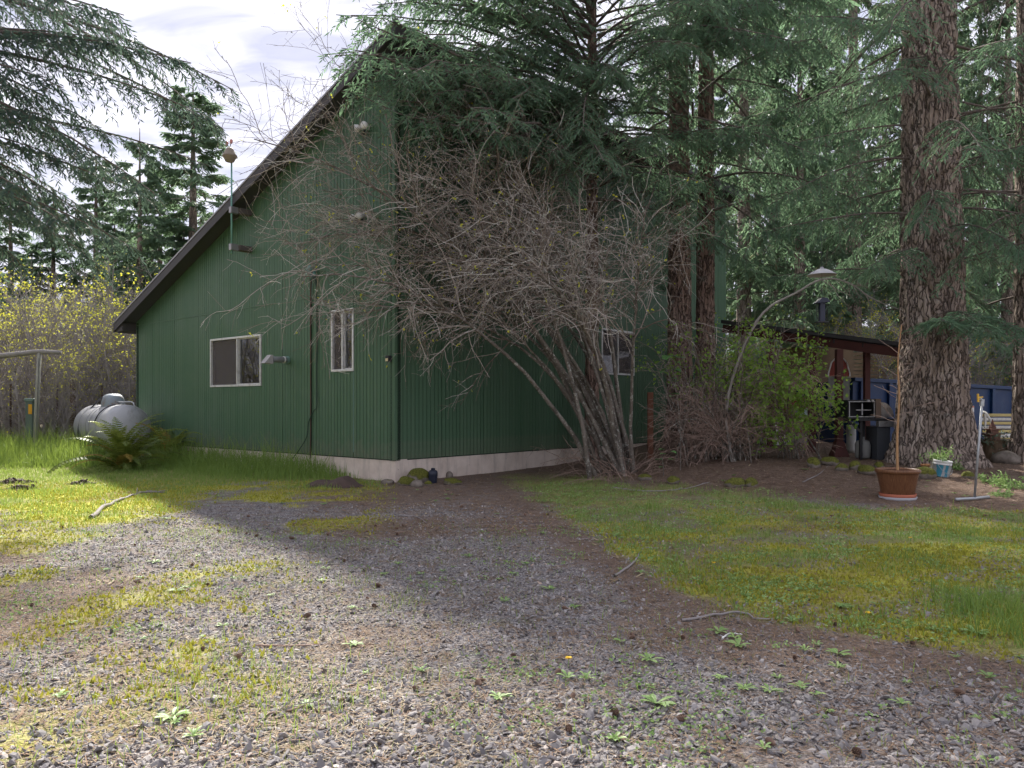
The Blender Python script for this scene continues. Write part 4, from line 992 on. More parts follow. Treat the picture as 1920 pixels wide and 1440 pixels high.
part('body', MB().add(*bx(-.09, .09, -.08, .08, -.1, 1.50)), plain('pedestal_green', (0.10, 0.14, 0.115), .6), pd, bevel=.015)
part('cap', MB().add(*bx(-.12, .12, -.10, .10, 1.49, 1.58)), plain('pedestal_cap', (0.14, 0.20, 0.17), .6), pd, bevel=.02)
part('tag', MB().add(*bx(0.0, .095, -.092, -.082, 1.16, 1.42)), plain('yellow_tag', (0.62, 0.32, 0.02), .6, var=.2), pd)
fx, fy = (137 - 960) / FOC * 22.6, 22.6
fn_ = thing('wire_fence', 'old wire fence on wooden and steel posts in front of the thicket', 'fence', (fx, fy, 0))
part('post', MB().add(*tube1([A(0, 0, -.2), A(.0, 0, 1.2), A(-.02, 0, 2.25)], [.085, .08, .075], 10)), M_wooddark, fn_, True)
for px, lean, h in ((105, .03, 2.1), (20, 0, 2.0), (195, -.04, 1.95), (222, -.15, 2.0), (-60, 0, 2.0)):
    x = (px - 960) / FOC * fy - fx; part('steel_post', MB().add(*bar((x, 0, -.2), (x + lean * 1.6, 0, h), .045, .03)), plain('rusty_steel', (0.09, 0.06, 0.045), .7, .3), fn_)
for z in (2.05, 1.76, 1.45, 1.1):
    part('wire', MB().add(*tube1([A(-3.6, .02, z), A(-2, .03, z - .03), A(0, .05, z)], .005, 4)), M_drip, fn_)
    part('wire', MB().add(*tube1([A(0, .05, z), A(1.2, .03, z - .03), A(2.3, .05, z)], .005, 4)), M_drip, fn_)

# ------------------------------------------------------------------ foot of the house corner
def m_rock(moss_amt):
    def f(N):
        v = N.obj()
        c = N.ramp(N.noise(7, 6, v), (.3, (0.10, 0.085, 0.07)), (.7, (0.25, 0.215, 0.18)))
        k = N.math('ADD', N.math('MULTIPLY', N.up(), .55), N.noise(4, 5, v))
        c = N.mix(N.step(k, 1.05 - moss_amt, 1.15 - moss_amt), c, N.ramp(N.noise(40, 4, v), (.3, (0.05, 0.055, 0.012)), (.7, (0.15, 0.15, 0.03))))
        return N.bsdf(c, .95, normal=N.bump(N.noise(30, 5, v), .6, .02), spec=.2)
    return f
M_rock, M_mossrock = mat('bare_stone', m_rock(0.05)), mat('mossy_stone', m_rock(.55))
def rock_mb(seed, a, b, c, nu=22, nv=13):
    u = np.linspace(0, 2 * np.pi, nu, endpoint=False); w = np.linspace(-np.pi / 2 + .05, np.pi / 2 - .05, nv); uu, ww = np.meshgrid(u, w)
    D = np.stack([np.cos(uu) * np.cos(ww), np.sin(uu) * np.cos(ww), np.sin(ww)], -1)
    k = .70 + .60 * fbm(D * 1.3 + seed * 3.7, 3) + .10 * fbm(D * 5 + seed, 2)
    V = (D * k[..., None] * A(a, b, c)).reshape(-1, 3)
    i, j = np.meshgrid(np.arange(nv - 1), np.arange(nu), indexing='ij'); j2 = (j + 1) % nu
    Q = np.stack([i * nu + j, i * nu + j2, (i + 1) * nu + j2, (i + 1) * nu + j], -1).reshape(-1, 4)
    n = len(V); V = np.concatenate([V, [V[:nu].mean(0)], [V[-nu:].mean(0)]]); T = [[q, n, (q + 1) % nu] for q in range(nu)] + [[n - nu + q, n - nu + (q + 1) % nu, n + 1] for q in range(nu)]
    T = [[a_, c_, b_] for a_, b_, c_ in T]
    return MB().add(V, Q, T)
def rock(label, px, py, w, h, seed, m, rz=0.0, dep=None):
    p = G(px, py); d = p[1]; a = w / FOC * d / 2; c = h / FOC * d / 2 * 1.25
    o = link('rock', rock_mb(seed, a, dep or a * .75, c).mesh('rock', m, True), None, p + A(0, 0, c * .45), rz, label, 'rock')
    return o
rock('mossy round stone against the house corner', 785, 904, 40, 30, 1, M_mossrock)
rock('low mossy stone left of the dark bottle', 762, 910, 34, 18, 2, M_mossrock)
rock('bare tan stone in front of the mossy ones', 781, 913, 26, 14, 3, M_rock)
rock('pale stone wedged between mossy stones at the corner', 774, 908, 18, 16, 4, M_rock)
rock('small mossy stone beside the dark bottle', 803, 910, 14, 9, 5, M_mossrock)
rock('small grey stone by the foundation', 842, 895, 14, 12, 6, M_rock)
rock('flat mossy patch of stone right of the dark bottle', 848, 908, 34, 12, 7, M_mossrock)
rock('low grey stone at the edge of the tall grass', 727, 907, 24, 10, 8, M_rock)
BP = G(812, 906)
bt = thing('dark_bottle', 'dark navy plastic canister standing by the foundation', 'canister', BP)
M_navy = plain('navy_plastic', (0.020, 0.024, 0.042), .5)
V, Q = lathe([(.001, 0), (.062, 0), (.07, .01), (.078, .10), (.080, .12), (.084, .125), (.084, .19), (.075, .22), (.05, .235), (.001, .235)], 24); part('body', MB().add(V, Q), M_navy, bt, True, label='ribbed body')
V, Q = lathe([(.001, .234), (.036, .234), (.038, .262), (.03, .272), (.001, .272)], 20); part('cap', MB().add(V, Q), M_navy, bt, True)
# brown sacking
RP_ = G(628, 912); gx2, gy2 = np.meshgrid(np.linspace(-.5, .5, 46), np.linspace(-.22, .22, 24))
env = np.clip(1 - (np.abs(gx2 / .5) ** 3 + np.abs(gy2 / .22) ** 2.4), 0, 1) ** .5
lump = .16 * np.exp(-((gx2 - .17) / .19) ** 2) + .10 * np.exp(-((gx2 + .24) / .17) ** 2) + .10 * (fbm(np.stack([gx2 * 5, gy2 * 6, gx2 * 0 + 2.2], -1), 3) - .3)
zv = env * np.maximum(lump, .02) + .004 + .012 * np.sin(gx2 * 60 + gy2 * 30) * env * .3
xx2 = gx2 * (1 + .1 * np.sin(gy2 * 20)); yy2 = gy2 * (1 + .25 * np.sin(gx2 * 9)) - .05 * gx2
i, j = np.meshgrid(np.arange(23), np.arange(45), indexing='ij')
sk = link('sacking', MB().add(np.stack([xx2, yy2, zv], -1), np.stack([i * 46 + j, i * 46 + j + 1, (i + 1) * 46 + j + 1, (i + 1) * 46 + j], -1).reshape(-1, 4)).mesh('sacking', plain('brown_burlap', (0.085, 0.058, 0.048), .95, var=.3, scale=12, bump=.5), True), None, RP_, 0, 'crumpled brown sacking lying in front of the tall grass', 'sack')
# stones and clods of the border on the right
for k, (px, py, w, h, lb) in enumerate([(1378, 912, 34, 18, 'mossy stone at the foot of the dead twigs'), (1408, 911, 28, 16, 'smaller mossy stone beside the one under the dead twigs'), (1262, 906, 30, 14, 'low mossy hump under the twin fir'),
        (1525, 876, 26, 20, 'mossy stone below the shelter post'), (1556, 872, 30, 18, 'mossy stone beside the flared post base'), (1578, 882, 26, 14, 'flat mossy stone left of the planter'), (1603, 880, 28, 18, 'round mossy stone behind the planter on its left'),
        (1625, 888, 40, 18, 'long mossy stone touching the planter'), (1672, 862, 20, 12, 'mossy knob at the big fir root'), (1734, 896, 40, 22, 'mossy stone between planter and blue bucket'), (1815, 896, 26, 14, 'brown mossy stone near the pipe stand'),
        (1648, 878, 22, 14, 'little mossy stone behind the planter rim'), (1885, 868, 46, 24, 'grey stone below the yellow bench'), (1210, 900, 26, 12, 'mossy hump among the fallen twigs')]):
    rock(lb, px, py, w, h, 20 + k, M_mossrock if k != 12 else M_rock, k * .7)

# ------------------------------------------------------------------ planter, bucket, pipe stand
def m_pot(N):
    v = N.obj()
    a = N.node('ShaderNodeSeparateXYZ', {0: v})
    ang = N.math('ARCTAN2', a.outputs[0], a.outputs[1])
    w = N.node('ShaderNodeCombineXYZ', {0: N.math('MULTIPLY', ang, 9.0), 1: N.math('MULTIPLY', a.outputs[2], 1.6)})
    n = N.noise(5, 4, w.outputs[0], rough=.7)
    c = N.ramp(n, (.3, (0.075, 0.033, 0.017)), (.5, (0.15, 0.062, 0.028)), (.7, (0.28, 0.145, 0.065)))
    return N.bsdf(c, .42, normal=N.bump(n, .4, .01))
M_pot = mat('streaked_brown_glaze', m_pot)
PP = G(1683, 934); ps = 79 / FOC * PP[1] / 2
pot = thing('planter', 'large brown ribbed planter on two saucers with a bare stick sapling', 'planter', PP)
h_ = 55 / FOC * PP[1]
V, Q = lathe([(.001, .045), (ps * .70, .045), (ps * .72, .06), (ps * .90, h_ * .82), (ps * .92, h_ * .86), (ps * .985, h_ * .88), (ps, h_ * .93), (ps, h_ * .98), (ps * .97, h_), (ps * .90, h_), (ps * .88, h_ * .93), (ps * .85, h_ * .88), (.001, h_ * .88)], 48)
part('pot', MB().add(V[:-48 * 2], Q[:-48 * 2]), M_pot, pot, True)
V, Q = lathe([(.001, h_ * .90), (ps * .5, h_ * .905), (ps * .875, h_ * .90)], 32); part('soil', MB().add(V, Q), M_needle, pot)
V, Q = lathe([(.001, .022), (ps * .74, .022), (ps * .80, .075), (ps * .82, .075), (ps * .77, .02), (ps * .74, .014)], 40); part('saucer', MB().add(V, Q), plain('terracotta', (0.42, 0.13, 0.07), .7), pot, True, label='terracotta saucer')
V, Q = lathe([(.001, -.004), (ps * .78, -.004), (ps * .83, .03), (ps * .85, .03), (ps * .80, -.012), (ps * .76, -.02)], 40); part('saucer', MB().add(V, Q), plain('grey_saucer', (0.42, 0.42, 0.44), .7), pot, True, label='pale grey saucer')
stk = smooth_path([A(0, 0, h_ * .85), A(.0, .01, .9), A(.025, 0, 1.5), A(.015, .02, 2.0), A(.06, 0, 2.55)], 26)
stm = part('sapling', MB().add(*tubes(stk[None], np.linspace(.021, .007, 26)[None], 7)), plain('tan_stick', (0.36, 0.21, 0.10), .8, var=.3), pot, True)
g_ = np.random.default_rng(9); c2, d2 = grow(stk[None], np.linspace(.021, .007, 26)[None], g_, 22, (.25, .75), (50, 85), .1, .12, 6, .3); part('twigs', MB().add(*tubes(c2, np.clip(d2, .002, .004), 3)), M_twigred, stm)
def m_bucket(N):
    v = N.obj(); z = N.node('ShaderNodeSeparateXYZ', {0: v}).outputs[2]
    n = N.step(N.noise(7, 4, v, (1, 1, .15), rough=.7), .46, .52)
    c = N.mix(n, (0.08, 0.36, 0.52), (0.52, 0.55, 0.56))
    c = N.mix(N.step(z, .205, .208), c, (0.60, 0.60, 0.58))
    c = N.mix(N.step(N.noise(9, 6, v, rough=.8), .58, .72), c, (0.26, 0.24, 0.22))
    return N.bsdf(c, .5)
BK = G(1764, 893); bsz = 33 / FOC * BK[1] / 2
bk = thing('bucket', 'blue and white plastic bucket with weeds at the foot of the big fir', 'bucket', BK); bk.rotation_euler = (.10, .06, .4)
bh = bsz * 1.85
V, Q = lathe([(.001, 0), (bsz * .80, 0), (bsz * .83, .01), (bsz * .93, bh * .74), (bsz * .99, bh * .75), (bsz * .99, bh * .79), (bsz * .95, bh * .80), (bsz * .96, bh * .88), (bsz, bh * .90), (bsz, bh * .97), (bsz * .97, bh), (bsz * .93, bh), (bsz * .90, bh * .9), (.001, bh * .82)], 32)
part('pail', MB().add(V, Q), mat('worn_bucket_print', m_bucket), bk, True)
part('handle', MB().add(*tube1([A(bsz * 1.0 * math.cos(a), -bsz * .9 * math.sin(a) - .02, bh * .80 - bsz * 1.1 * math.sin(a)) for a in np.linspace(0, math.pi, 16)], .004, 6)), M_galv, bk)
OP = G(1735, 886); V, Q = lathe([(.001, 0), (.05, 0), (.068, .12), (.078, .122), (.078, .15), (.068, .15), (.06, .12), (.001, .11)], 24)
op_ = link('clay_pot', MB().add(V, Q).mesh('clay_pot', plain('orange_clay', (0.42, 0.20, 0.09), .8), True), None, OP, 0, 'small orange clay pot beside the blue bucket', 'pot')
SP = G(1827, 939); sd = SP[1]
st = thing('pipe_stand', 'galvanised pipe sprinkler stand with a T-shaped foot on the bare soil', 'stand', SP)
hh = (939 - 750) / FOC * sd
part('foot_pipe', MB().add(*tube1([A(-.36, -.16, .04), A(0, 0, .035), A(.34, .22, .03)], .022, 12)), M_galv, st, True)
part('riser', MB().add(*tube1([A(0, 0, .03), A(.125, .02, hh)], .017, 12)), M_galv, st, True)
part('coupling', MB().add(*tube1([A(.118, .02, hh - .09), A(.126, .02, hh + .01)], .03, 12)).add(*tube1([A(.125, .02, hh - .01), A(.08, 0, hh + .02)], .022, 10)), M_galv, st)
part('sprinkler_head', MB().add(*bar((.055, 0, hh - .03), (.05, 0, hh + .09), .022)).add(*bar((.05, 0, hh + .03), (.13, .02, hh + .045), .02)), plain('brass_yellow', (0.62, 0.38, 0.06), .5, .3), st)

# ------------------------------------------------------------------ the shelter and what stands in it
M_redwood = plain('red_stained_wood', (0.085, 0.028, 0.023), .7, var=.3, scale=4)
M_redpaint = plain('barn_red_paint', (0.27, 0.06, 0.045), .7, var=.2)
M_tan = plain('tan_panel', (0.26, 0.205, 0.115), .8, var=.2)
M_greyp = plain('grey_panel', (0.20, 0.20, 0.185), .8, var=.15)
M_plank = plain('mossy_plank', (0.22, 0.155, 0.095), .9, var=.4, scale=3)
M_dark = plain('dark_timber_or_void', (0.030, 0.024, 0.022), .85)
sh0 = onground(6.9, 18.0)
shel = thing('shelter', 'low dark-roofed open shelter with red wooden posts beside the house', 'shelter', sh0)
def L_(p): return p - sh0
r00, r01 = L_(at(1352, 606, 20.2)), L_(at(1712, 652, 16.6)); back = A(1.6, 3.6, .25)
rV = np.array([r00, r01, r01 + back, r00 + back]); rf = part('roof', MB().add(np.concatenate([rV, rV + A(0, 0, .09)]), BQ), M_roof, shel)
part('beam', MB().add(*bar(r00 + A(.1, .15, -.12), r01 + A(.0, .15, -.12), .09, .20)), M_redwood, rf)
for k in range(7):
    p = r00 + (r01 - r00) * (k + .5) / 7 + A(0, .1, -.06); part('rafter', MB().add(*bar(p, p + back * .98, .045, .11)), M_dark, rf)
def post(px, py0, py1, wpx, d=None, m=M_redwood):
    b = G(px, py1) if d is None else at(px, py1, d); t = at(px, py0, b[1]); w = wpx / FOC * b[1]
    return part('post', MB().add(*bar(L_(b) - A(0, 0, .1), L_(t), w)), m, shel, bevel=.006)
pm = post(1573, 655, 852, 12); bb = L_(G(1573, 856))
sk2 = []; w0, w1 = .075, .165
for w, z in ((w1, -.05), (w1 * .92, .03), (w0 * 1.5, .16), (w0 * 1.05, .32)): sk2 += [bb + A(x * w, y * w, z) for x, y in ((-1, -1), (1, -1), (1, 1), (-1, 1))]
part('post_shoe', MB().add(sk2, [[i_ * 4 + q, i_ * 4 + (q + 1) % 4, i_ * 4 + 4 + (q + 1) % 4, i_ * 4 + 4 + q] for i_ in range(3) for q in range(4)]), M_redwood, pm)
post(1522, 660, 848, 12); post(1625, 660, 846, 10)
post(1444, 640, 840, 10, 19.0)
def slab(name, px0, px1, py0, py1, d, th, m, parent=shel, **k):
    a, b = L_(at(px0, py1, d)), L_(at(px1, py0, d)); return part(name, MB().add(*bx(a[0], b[0], a[1], a[1] + th, a[2], b[2])), m, parent, **k)
slab('deck', 1370, 1620, 843, 852, 18.2, 4.0, M_dark)
slab('wall_panel', 1360, 1424, 783, 843, 20.5, .06, M_tan); slab('wall_panel', 1424, 1440, 770, 845, 20.4, .06, M_greyp)
slab('rail_board', 1437, 1516, 744, 783, 20.0, .05, M_redpaint); slab('wall_panel', 1480, 1516, 790, 811, 20.3, .05, M_redpaint); slab('wall_panel', 1480, 1516, 811, 847, 20.3, .05, M_greyp)
slab('rail', 1527, 1568, 784, 789, 19.0, .08, M_tan); slab('back_wall_or_void', 1438, 1600, 652, 744, 21.8, .06, M_plank)
slab('back_wall_or_void', 1524, 1600, 790, 848, 21.3, .06, M_dark)  # near-black sheet standing in for the dark void under the rail
slab('shelf_glass', 1484, 1515, 766, 781, 19.8, .02, M_blind)
for k in range(9): slab('plank', 1594, 1716, 660 + k * 7 + .6, 660 + k * 7 + 6.6, 25.0 + (k % 2) * .02, .04, M_plank)
fr_ = thing('white_cabinet', 'white cabinet under the red rail of the shelter', 'cabinet', at(1459, 838, 19.6))
wc = 40 / FOC * 19.6 / 2; hc_ = 55 / FOC * 19.6
part('body', MB().add(*bx(-wc, wc, 0, .5, 0, hc_)), M_white, fr_, bevel=.01)
part('door', MB().add(*bx(-wc + .03, wc * .62, -.02, -.001, .04, hc_ - .04)), M_white, fr_, bevel=.006)
part('handle', MB().add(*bar((wc * .5, -.04, .3), (wc * .5, -.04, .5), .02)), M_galv, fr_)
bn = thing('barn_panel', 'red board with white trim and a gambrel-shaped top behind the shelter post', 'panel', at(1573, 762, 18.6))
ws = 20 / FOC * 18.6
def gam(s, z): return z / FOC * 18.6
pts = [(-1, gam(1, 0)), (1, gam(1, 0)), (1, gam(1, 62)), (.78, gam(1, 80)), (.2, gam(1, 96)), (-.2, gam(1, 96)), (-.78, gam(1, 80)), (-1, gam(1, 62))]
def prism(pts, y0, y1):
    n = len(pts); V = [(x, y0, z) for x, z in pts] + [(x, y1, z) for x, z in pts] + [(sum(p[0] for p in pts) / n, y0, sum(p[1] for p in pts) / n), (sum(p[0] for p in pts) / n, y1, sum(p[1] for p in pts) / n)]
    return np.array(V, float), [[q, (q + 1) % n, n + (q + 1) % n, n + q] for q in range(n)], [[(q + 1) % n, q, 2 * n] for q in range(n)] + [[n + q, n + (q + 1) % n, 2 * n + 1] for q in range(n)]
lo = [(x * ws, z) for x, z in ((-1, 0), (1, 0), (1, gam(1, 56)), (-1, gam(1, 56)))]; hi = [(x * ws, z) for x, z in ((-1, gam(1, 56.5)), (1, gam(1, 56.5)), (1, gam(1, 62)), (.72, gam(1, 82)), (.2, gam(1, 94)), (-.2, gam(1, 94)), (-.72, gam(1, 82)), (-1, gam(1, 62)))]
part('lower_board', MB().add(*prism(lo, 0, .03)), M_greyp, bn); part('upper_board', MB().add(*prism(hi, 0, .03)), M_redpaint, bn)
for a, b in zip(hi[1:], hi[2:] + hi[:1]): part('trim', MB().add(*bar((a[0], -.012, a[1]), (b[0], -.012, b[1]), .028, .02, (0, 1, 0))), M_white, bn)
cy = thing('pale_barrel', 'pale grey drum standing behind the flared post', 'drum', at(1596, 849, 17.4)); V, Q = lathe([(.001, 0), (.10, 0), (.10, .05), (.105, .06), (.10, .07), (.10, .58), (.105, .59), (.10, .62), (.001, .62)], 24); part('body', MB().add(V, Q), plain('pale_drum', (0.40, 0.40, 0.38), .6), cy, True)

# grill
GP = G(1628, 862); gd_ = GP[1]; k_ = gd_ / FOC
gl_ = thing('grill', 'black gas grill with its side shelf and open firebox under the shelter', 'grill', GP)
M_iron = plain('black_enamel', (0.016, 0.016, 0.018), .45); M_steel = plain('stained_steel', (0.34, 0.34, 0.34), .4, .7, dirt=(0.14, 0.12, 0.10)); M_brown = plain('brown_side', (0.14, 0.10, 0.075), .7)
def gbx(px0, px1, py0, py1, y0, y1): return bx((px0 - 1628) * k_, (px1 - 1628) * k_, y0, y1, (862 - py1) * k_, (862 - py0) * k_)
fb_ = MB()
for a in ((1585, 1636, 750, 753), (1585, 1636, 781, 785), (1585, 1588, 753, 781), (1633, 1636, 753, 781)): fb_.add(*gbx(*a, -.12, .42))
fb_.add(*gbx(1588, 1633, 753, 781, .38, .42)); box = part('firebox', fb_, M_iron, gl_, bevel=.004)
rim = MB()
for a in ((1586, 1635, 752.6, 753.8), (1586, 1635, 780.4, 781.8), (1587, 1588.2, 754, 780.4), (1632.8, 1634, 754, 780.4), (1600, 1628, 768, 769.5), (1610, 1612, 757, 778)): rim.add(*gbx(*a, -.135, -.121))
part('rim', rim, M_steel, box)
part('side_panel', MB().add(*gbx(1637, 1647, 748, 784, -.12, .44)), M_brown, gl_, bevel=.004)
for px in (1622, 1630): part('knob', MB().add(*tube1([A((px - 1628) * k_, -.13, (862 - 751.5) * k_), A((px - 1628) * k_, -.16, (862 - 751.5) * k_)], .026, 14)), M_steel, gl_)
n_ = 14; lidp = [((1648 - 1628) * k_, (862 - 784) * k_)] + [((1648 + 24 * math.sin(a) - 1628) * k_, (862 - 784 + 30 * math.cos(a)) * k_) for a in np.linspace(0, 1.5, n_)]
part('lid', MB().add(*prism(lidp, -.10, .42)), M_steel, gl_)
part('shelf', MB().add(*gbx(1600, 1680, 785, 789, -.16, .44)), M_iron, gl_, bevel=.004)
part('control_panel', MB().add(*gbx(1640, 1668, 789, 800, -.18, -.05)), M_steel, gl_, bevel=.006)
part('cabinet', MB().add(*gbx(1640, 1664, 800, 862, -.12, .40)), plain('grey_enamel', (0.05, 0.055, 0.062), .45), gl_, bevel=.006)
part('leg', MB().add(*bar(((1614 - 1628) * k_, 0, 0), ((1614 - 1628) * k_, 0, (862 - 789) * k_), .05)), M_iron, gl_); part('leg', MB().add(*bar(((1632 - 1628) * k_, .3, 0), ((1632 - 1628) * k_, .3, (862 - 789) * k_), .05)), M_iron, gl_)
part('brace', MB().add(*bar(((1590 - 1628) * k_, -.05, (862 - 789) * k_), ((1614 - 1628) * k_, -.05, (862 - 812) * k_), .04)), M_iron, gl_)
V, Q = lathe([(.001, .02), (.13, .02), (.15, .06), (.15, .30), (.12, .37), (.04, .39), (.04, .45), (.001, .45)], 24); part('gas_bottle', MB().add(V + A(-.03, .18, 0), Q), M_greyp, gl_, True)

# blue dumpster
M_blue = plain('dumpster_blue', (0.006, 0.028, 0.09), .5, var=.25, scale=2, dirt=(0.02, 0.05, 0.11))
da, db = A(8.75, 20.0, 0), A(14.6, 22.6, 0); dl = np.linalg.norm(db - da); drz = math.atan2(db[1] - da[1], db[0] - da[0])
dm = thing('dumpster', 'dark blue steel roll-off dumpster behind the big fir', 'dumpster', (da[0], da[1], .34)); dm.rotation_euler = (0, math.radians(1.6), drz)
part('side', MB().add(*bx(0, dl, 0, .05, 0, 1.66)), M_blue, dm); part('side', MB().add(*bx(0, dl, 2.2, 2.25, 0, 1.66)), M_blue, dm); part('end_wall', MB().add(*bx(-.05, 0, 0, 2.25, 0, 1.66)), M_blue, dm); part('end_wall', MB().add(*bx(dl, dl + .05, 0, 2.25, 0, 1.66)), M_blue, dm); part('floor_plate', MB().add(*bx(0, dl, .05, 2.2, .05, .1)), M_blue, dm)
part('top_rail', MB().add(*bx(-.06, dl + .06, -.07, .07, 1.661, 1.76)), M_blue, dm, bevel=.01); part('top_rail', MB().add(*bx(-.06, dl + .06, 2.18, 2.32, 1.661, 1.76)), M_blue, dm, bevel=.01)
for k in range(7): part('rib', MB().add(*bx(.15 + k * 1.02, .27 + k * 1.02, -.08, -.001, 0, 1.66)), M_blue, dm, bevel=.01)
part('lower_rail', MB().add(*bx(0, dl, -.06, -.001, .55, .60)), M_blue, dm); sg_ = part('sticker', MB().add(*bx(4.36, 4.56, -.016, -.003, .98, 1.16)), M_white, dm)
part('stripe', MB().add(*bx(4.37, 4.55, -.019, -.017, 1.11, 1.15)), plain('orange_stripe', (0.6, 0.16, 0.05), .6), sg_)

# right edge: bench, stump with a small pagoda
M_yel = plain('yellow_slat', (0.62, 0.50, 0.20), .6, var=.2)
bnp = onground(10.25, 16.6)
bc = thing('slatted_bench', 'yellow and white slatted bench cut by the right edge', 'bench', bnp)
for k in range(6): part('slat', MB().add(*bx(-.25, .95, -.05 + k * .012, -.02 + k * .012, .42 + k * .085, .48 + k * .085)), (M_white, M_yel)[k % 2], bc, bevel=.006)
part('arm', MB().add(*tube1(smooth_path([A(-.22, 0, .95), A(-.26, -.2, .9), A(-.24, -.4, .6), A(-.2, -.35, .3), A(-.28, -.42, 0)], 16), .022, 8)), M_white, bc, True)
part('arm', MB().add(*tube1(smooth_path([A(.92, 0, .95), A(.95, -.2, .9), A(.94, -.4, .6), A(.9, -.35, .3), A(.95, -.42, 0)], 16), .022, 8)), M_white, bc, True)
for k in range(4): part('seat_slat', MB().add(*bx(-.2, .9, -.38 + k * .09, -.31 + k * .09, .38, .41)), (M_yel, M_white)[k % 2], bc, bevel=.004)
part('leg', MB().add(*bar((-.18, -.02, 0), (-.18, 0, .9), .04)), M_white, bc); part('leg', MB().add(*bar((.88, -.02, 0), (.88, 0, .9), .04)), M_white, bc)
sp0 = onground(9.62, 15.6)
stp = thing('tree_stump', 'rotten brown stump overgrown with grey-green sprigs near the pipe stand', 'stump', sp0)
part('wood', trunk_mb(.55, .24, .20, .10, 60, 30, .05, 9.9), plain('rotten_wood', (0.11, 0.075, 0.045), .95, var=.5, scale=5, bump=.5), stp, True)
gs = np.random.default_rng(77); spr = stems(gs, (0, 0, .3), 7, 26, lambda k: gs.uniform(0, 6.28), lambda k: rad_(gs.uniform(30, 80)), lambda k: rad_(gs.uniform(-20, 50)), (.3, .75), .12, .2); part('sprigs', MB().add(*tubes(spr, np.linspace(.006, .003, 7)[None], 4)), M_twigred, stp)
lb_ = np.repeat(spr.reshape(-1, 3), 5, 0); part('leaves', MB().add(*leaf_quads(lb_ + gs.normal(0, .03, lb_.shape), gs, .07, .016)), leafmat('grey_green_leaf', (0.09, 0.14, 0.09), (0.20, 0.27, 0.18), .2), stp)
pg = thing('pagoda_ornament', 'small reddish pagoda ornament standing on the stump', 'ornament', sp0 + A(-.02, -.02, .40))
for k, (w, z0, z1) in enumerate(((.10, 0, .10), (.14, .10, .13), (.08, .13, .20), (.11, .20, .225), (.05, .225, .27))): part('tier', MB().add(*bx(-w, w, -w, w, z0, z1)), plain('brick_clay', (0.22, 0.12, 0.09), .85), pg, bevel=.008)
V, Q = lathe([(.06, .27), (.03, .32), (.012, .40), (.001, .42)], 10); part('spire', MB().add(V, Q), plain('brick_clay_dark', (0.20, 0.10, 0.08), .85), pg)

# feeder and baffle hanging from the trees
bp = at(1541, 510, 13.4)
bf = thing('baffle', 'pale domed squirrel baffle hanging above the arching limb', 'baffle', bp)
V, Q = lathe([(.245, -.055), (.24, -.05), (.17, .0), (.08, .045), (.03, .058), (.03, .085), (.001, .085)], 36); part('dome', MB().add(V, Q).add(V * A(1, 1, .96) - A(0, 0, .004), Q[:, ::-1]), plain('frosted_plastic', (0.46, 0.45, 0.47), .5, var=.15), bf, True)
part('wire', MB().add(*tube1([A(0, 0, .08), A(.02, .1, 1.3), A(.05, .3, 3.2)], .003, 4)).add(*tube1([A(0, 0, .02), A(0, 0, -.36)], .003, 4)), M_hose, bf)
fp = at(1541, 603, 13.4)
fe = thing('bird_feeder', 'dark roofed bird feeder hanging above the shelter roof', 'bird feeder', fp)
part('tube', MB().add(*bx(-.045, .045, -.045, .045, .0, .33)), M_navy, fe, bevel=.008)
rfV = [(-.13, -.09, .31), (.11, -.09, .33), (.11, .09, .33), (-.13, .09, .31), (-.03, -.09, .40), (.06, -.09, .40), (.06, .09, .40), (-.03, .09, .40)]; part('roof', MB().add(rfV, BQ), M_navy, fe)
for s in (-1, 1):
    for z in (.06, .17): part('perch', MB().add(*bar((s * .045, 0, z), (s * .09, 0, z), .012)), M_black, fe)
    part('cage_wire', MB().add(*bar((s * .09, 0, .0), (s * .09, 0, .31), .006)), M_black, fe)
part('tray', MB().add(*bx(-.10, .10, -.07, .07, -.02, 0)), M_black, fe)
part('hanger', MB().add(*tube1([A(.01, 0, .40), A(0, 0, .62)], .004, 4)), M_hose, fe)
gp_ = thing('garden_post', 'short reddish wooden post behind the bare shrub stems', 'post', onground(3.05, 17.2)); part('post', MB().add(*bx(-.06, .06, -.06, .06, -.1, 1.45)), plain('cedar_post', (0.20, 0.085, 0.05), .85, var=.3), gp_, bevel=.006)
# ------------------------------------------------------------------ what lies on the ground
gs = np.random.default_rng(123)
def spread(n, d0, d1, power=1.0, lim=1.0):
    """random ground spots between distances d0 and d1 inside the view and a margin beside it"""
    u = gs.uniform(0, 1, n); d = (d0 ** (2 - power) + u * (d1 ** (2 - power) - d0 ** (2 - power))) ** (1 / (2 - power))
    x = gs.uniform(-.78, .78, n) * d * lim
    return x, d
def inside_house(x, y, m=0.0):
    p = np.stack([x - HC[0], y - HC[1]], -1); t = p @ U_[:2]; l = p @ V_[:2]
    return (t > -m) & (l > -m) & (t < LG + m)
def gnear(x, y):
    return gz(x, y) + 0.022 * (n2(x, y, 6.0, 3, 2.0) - 0.5)
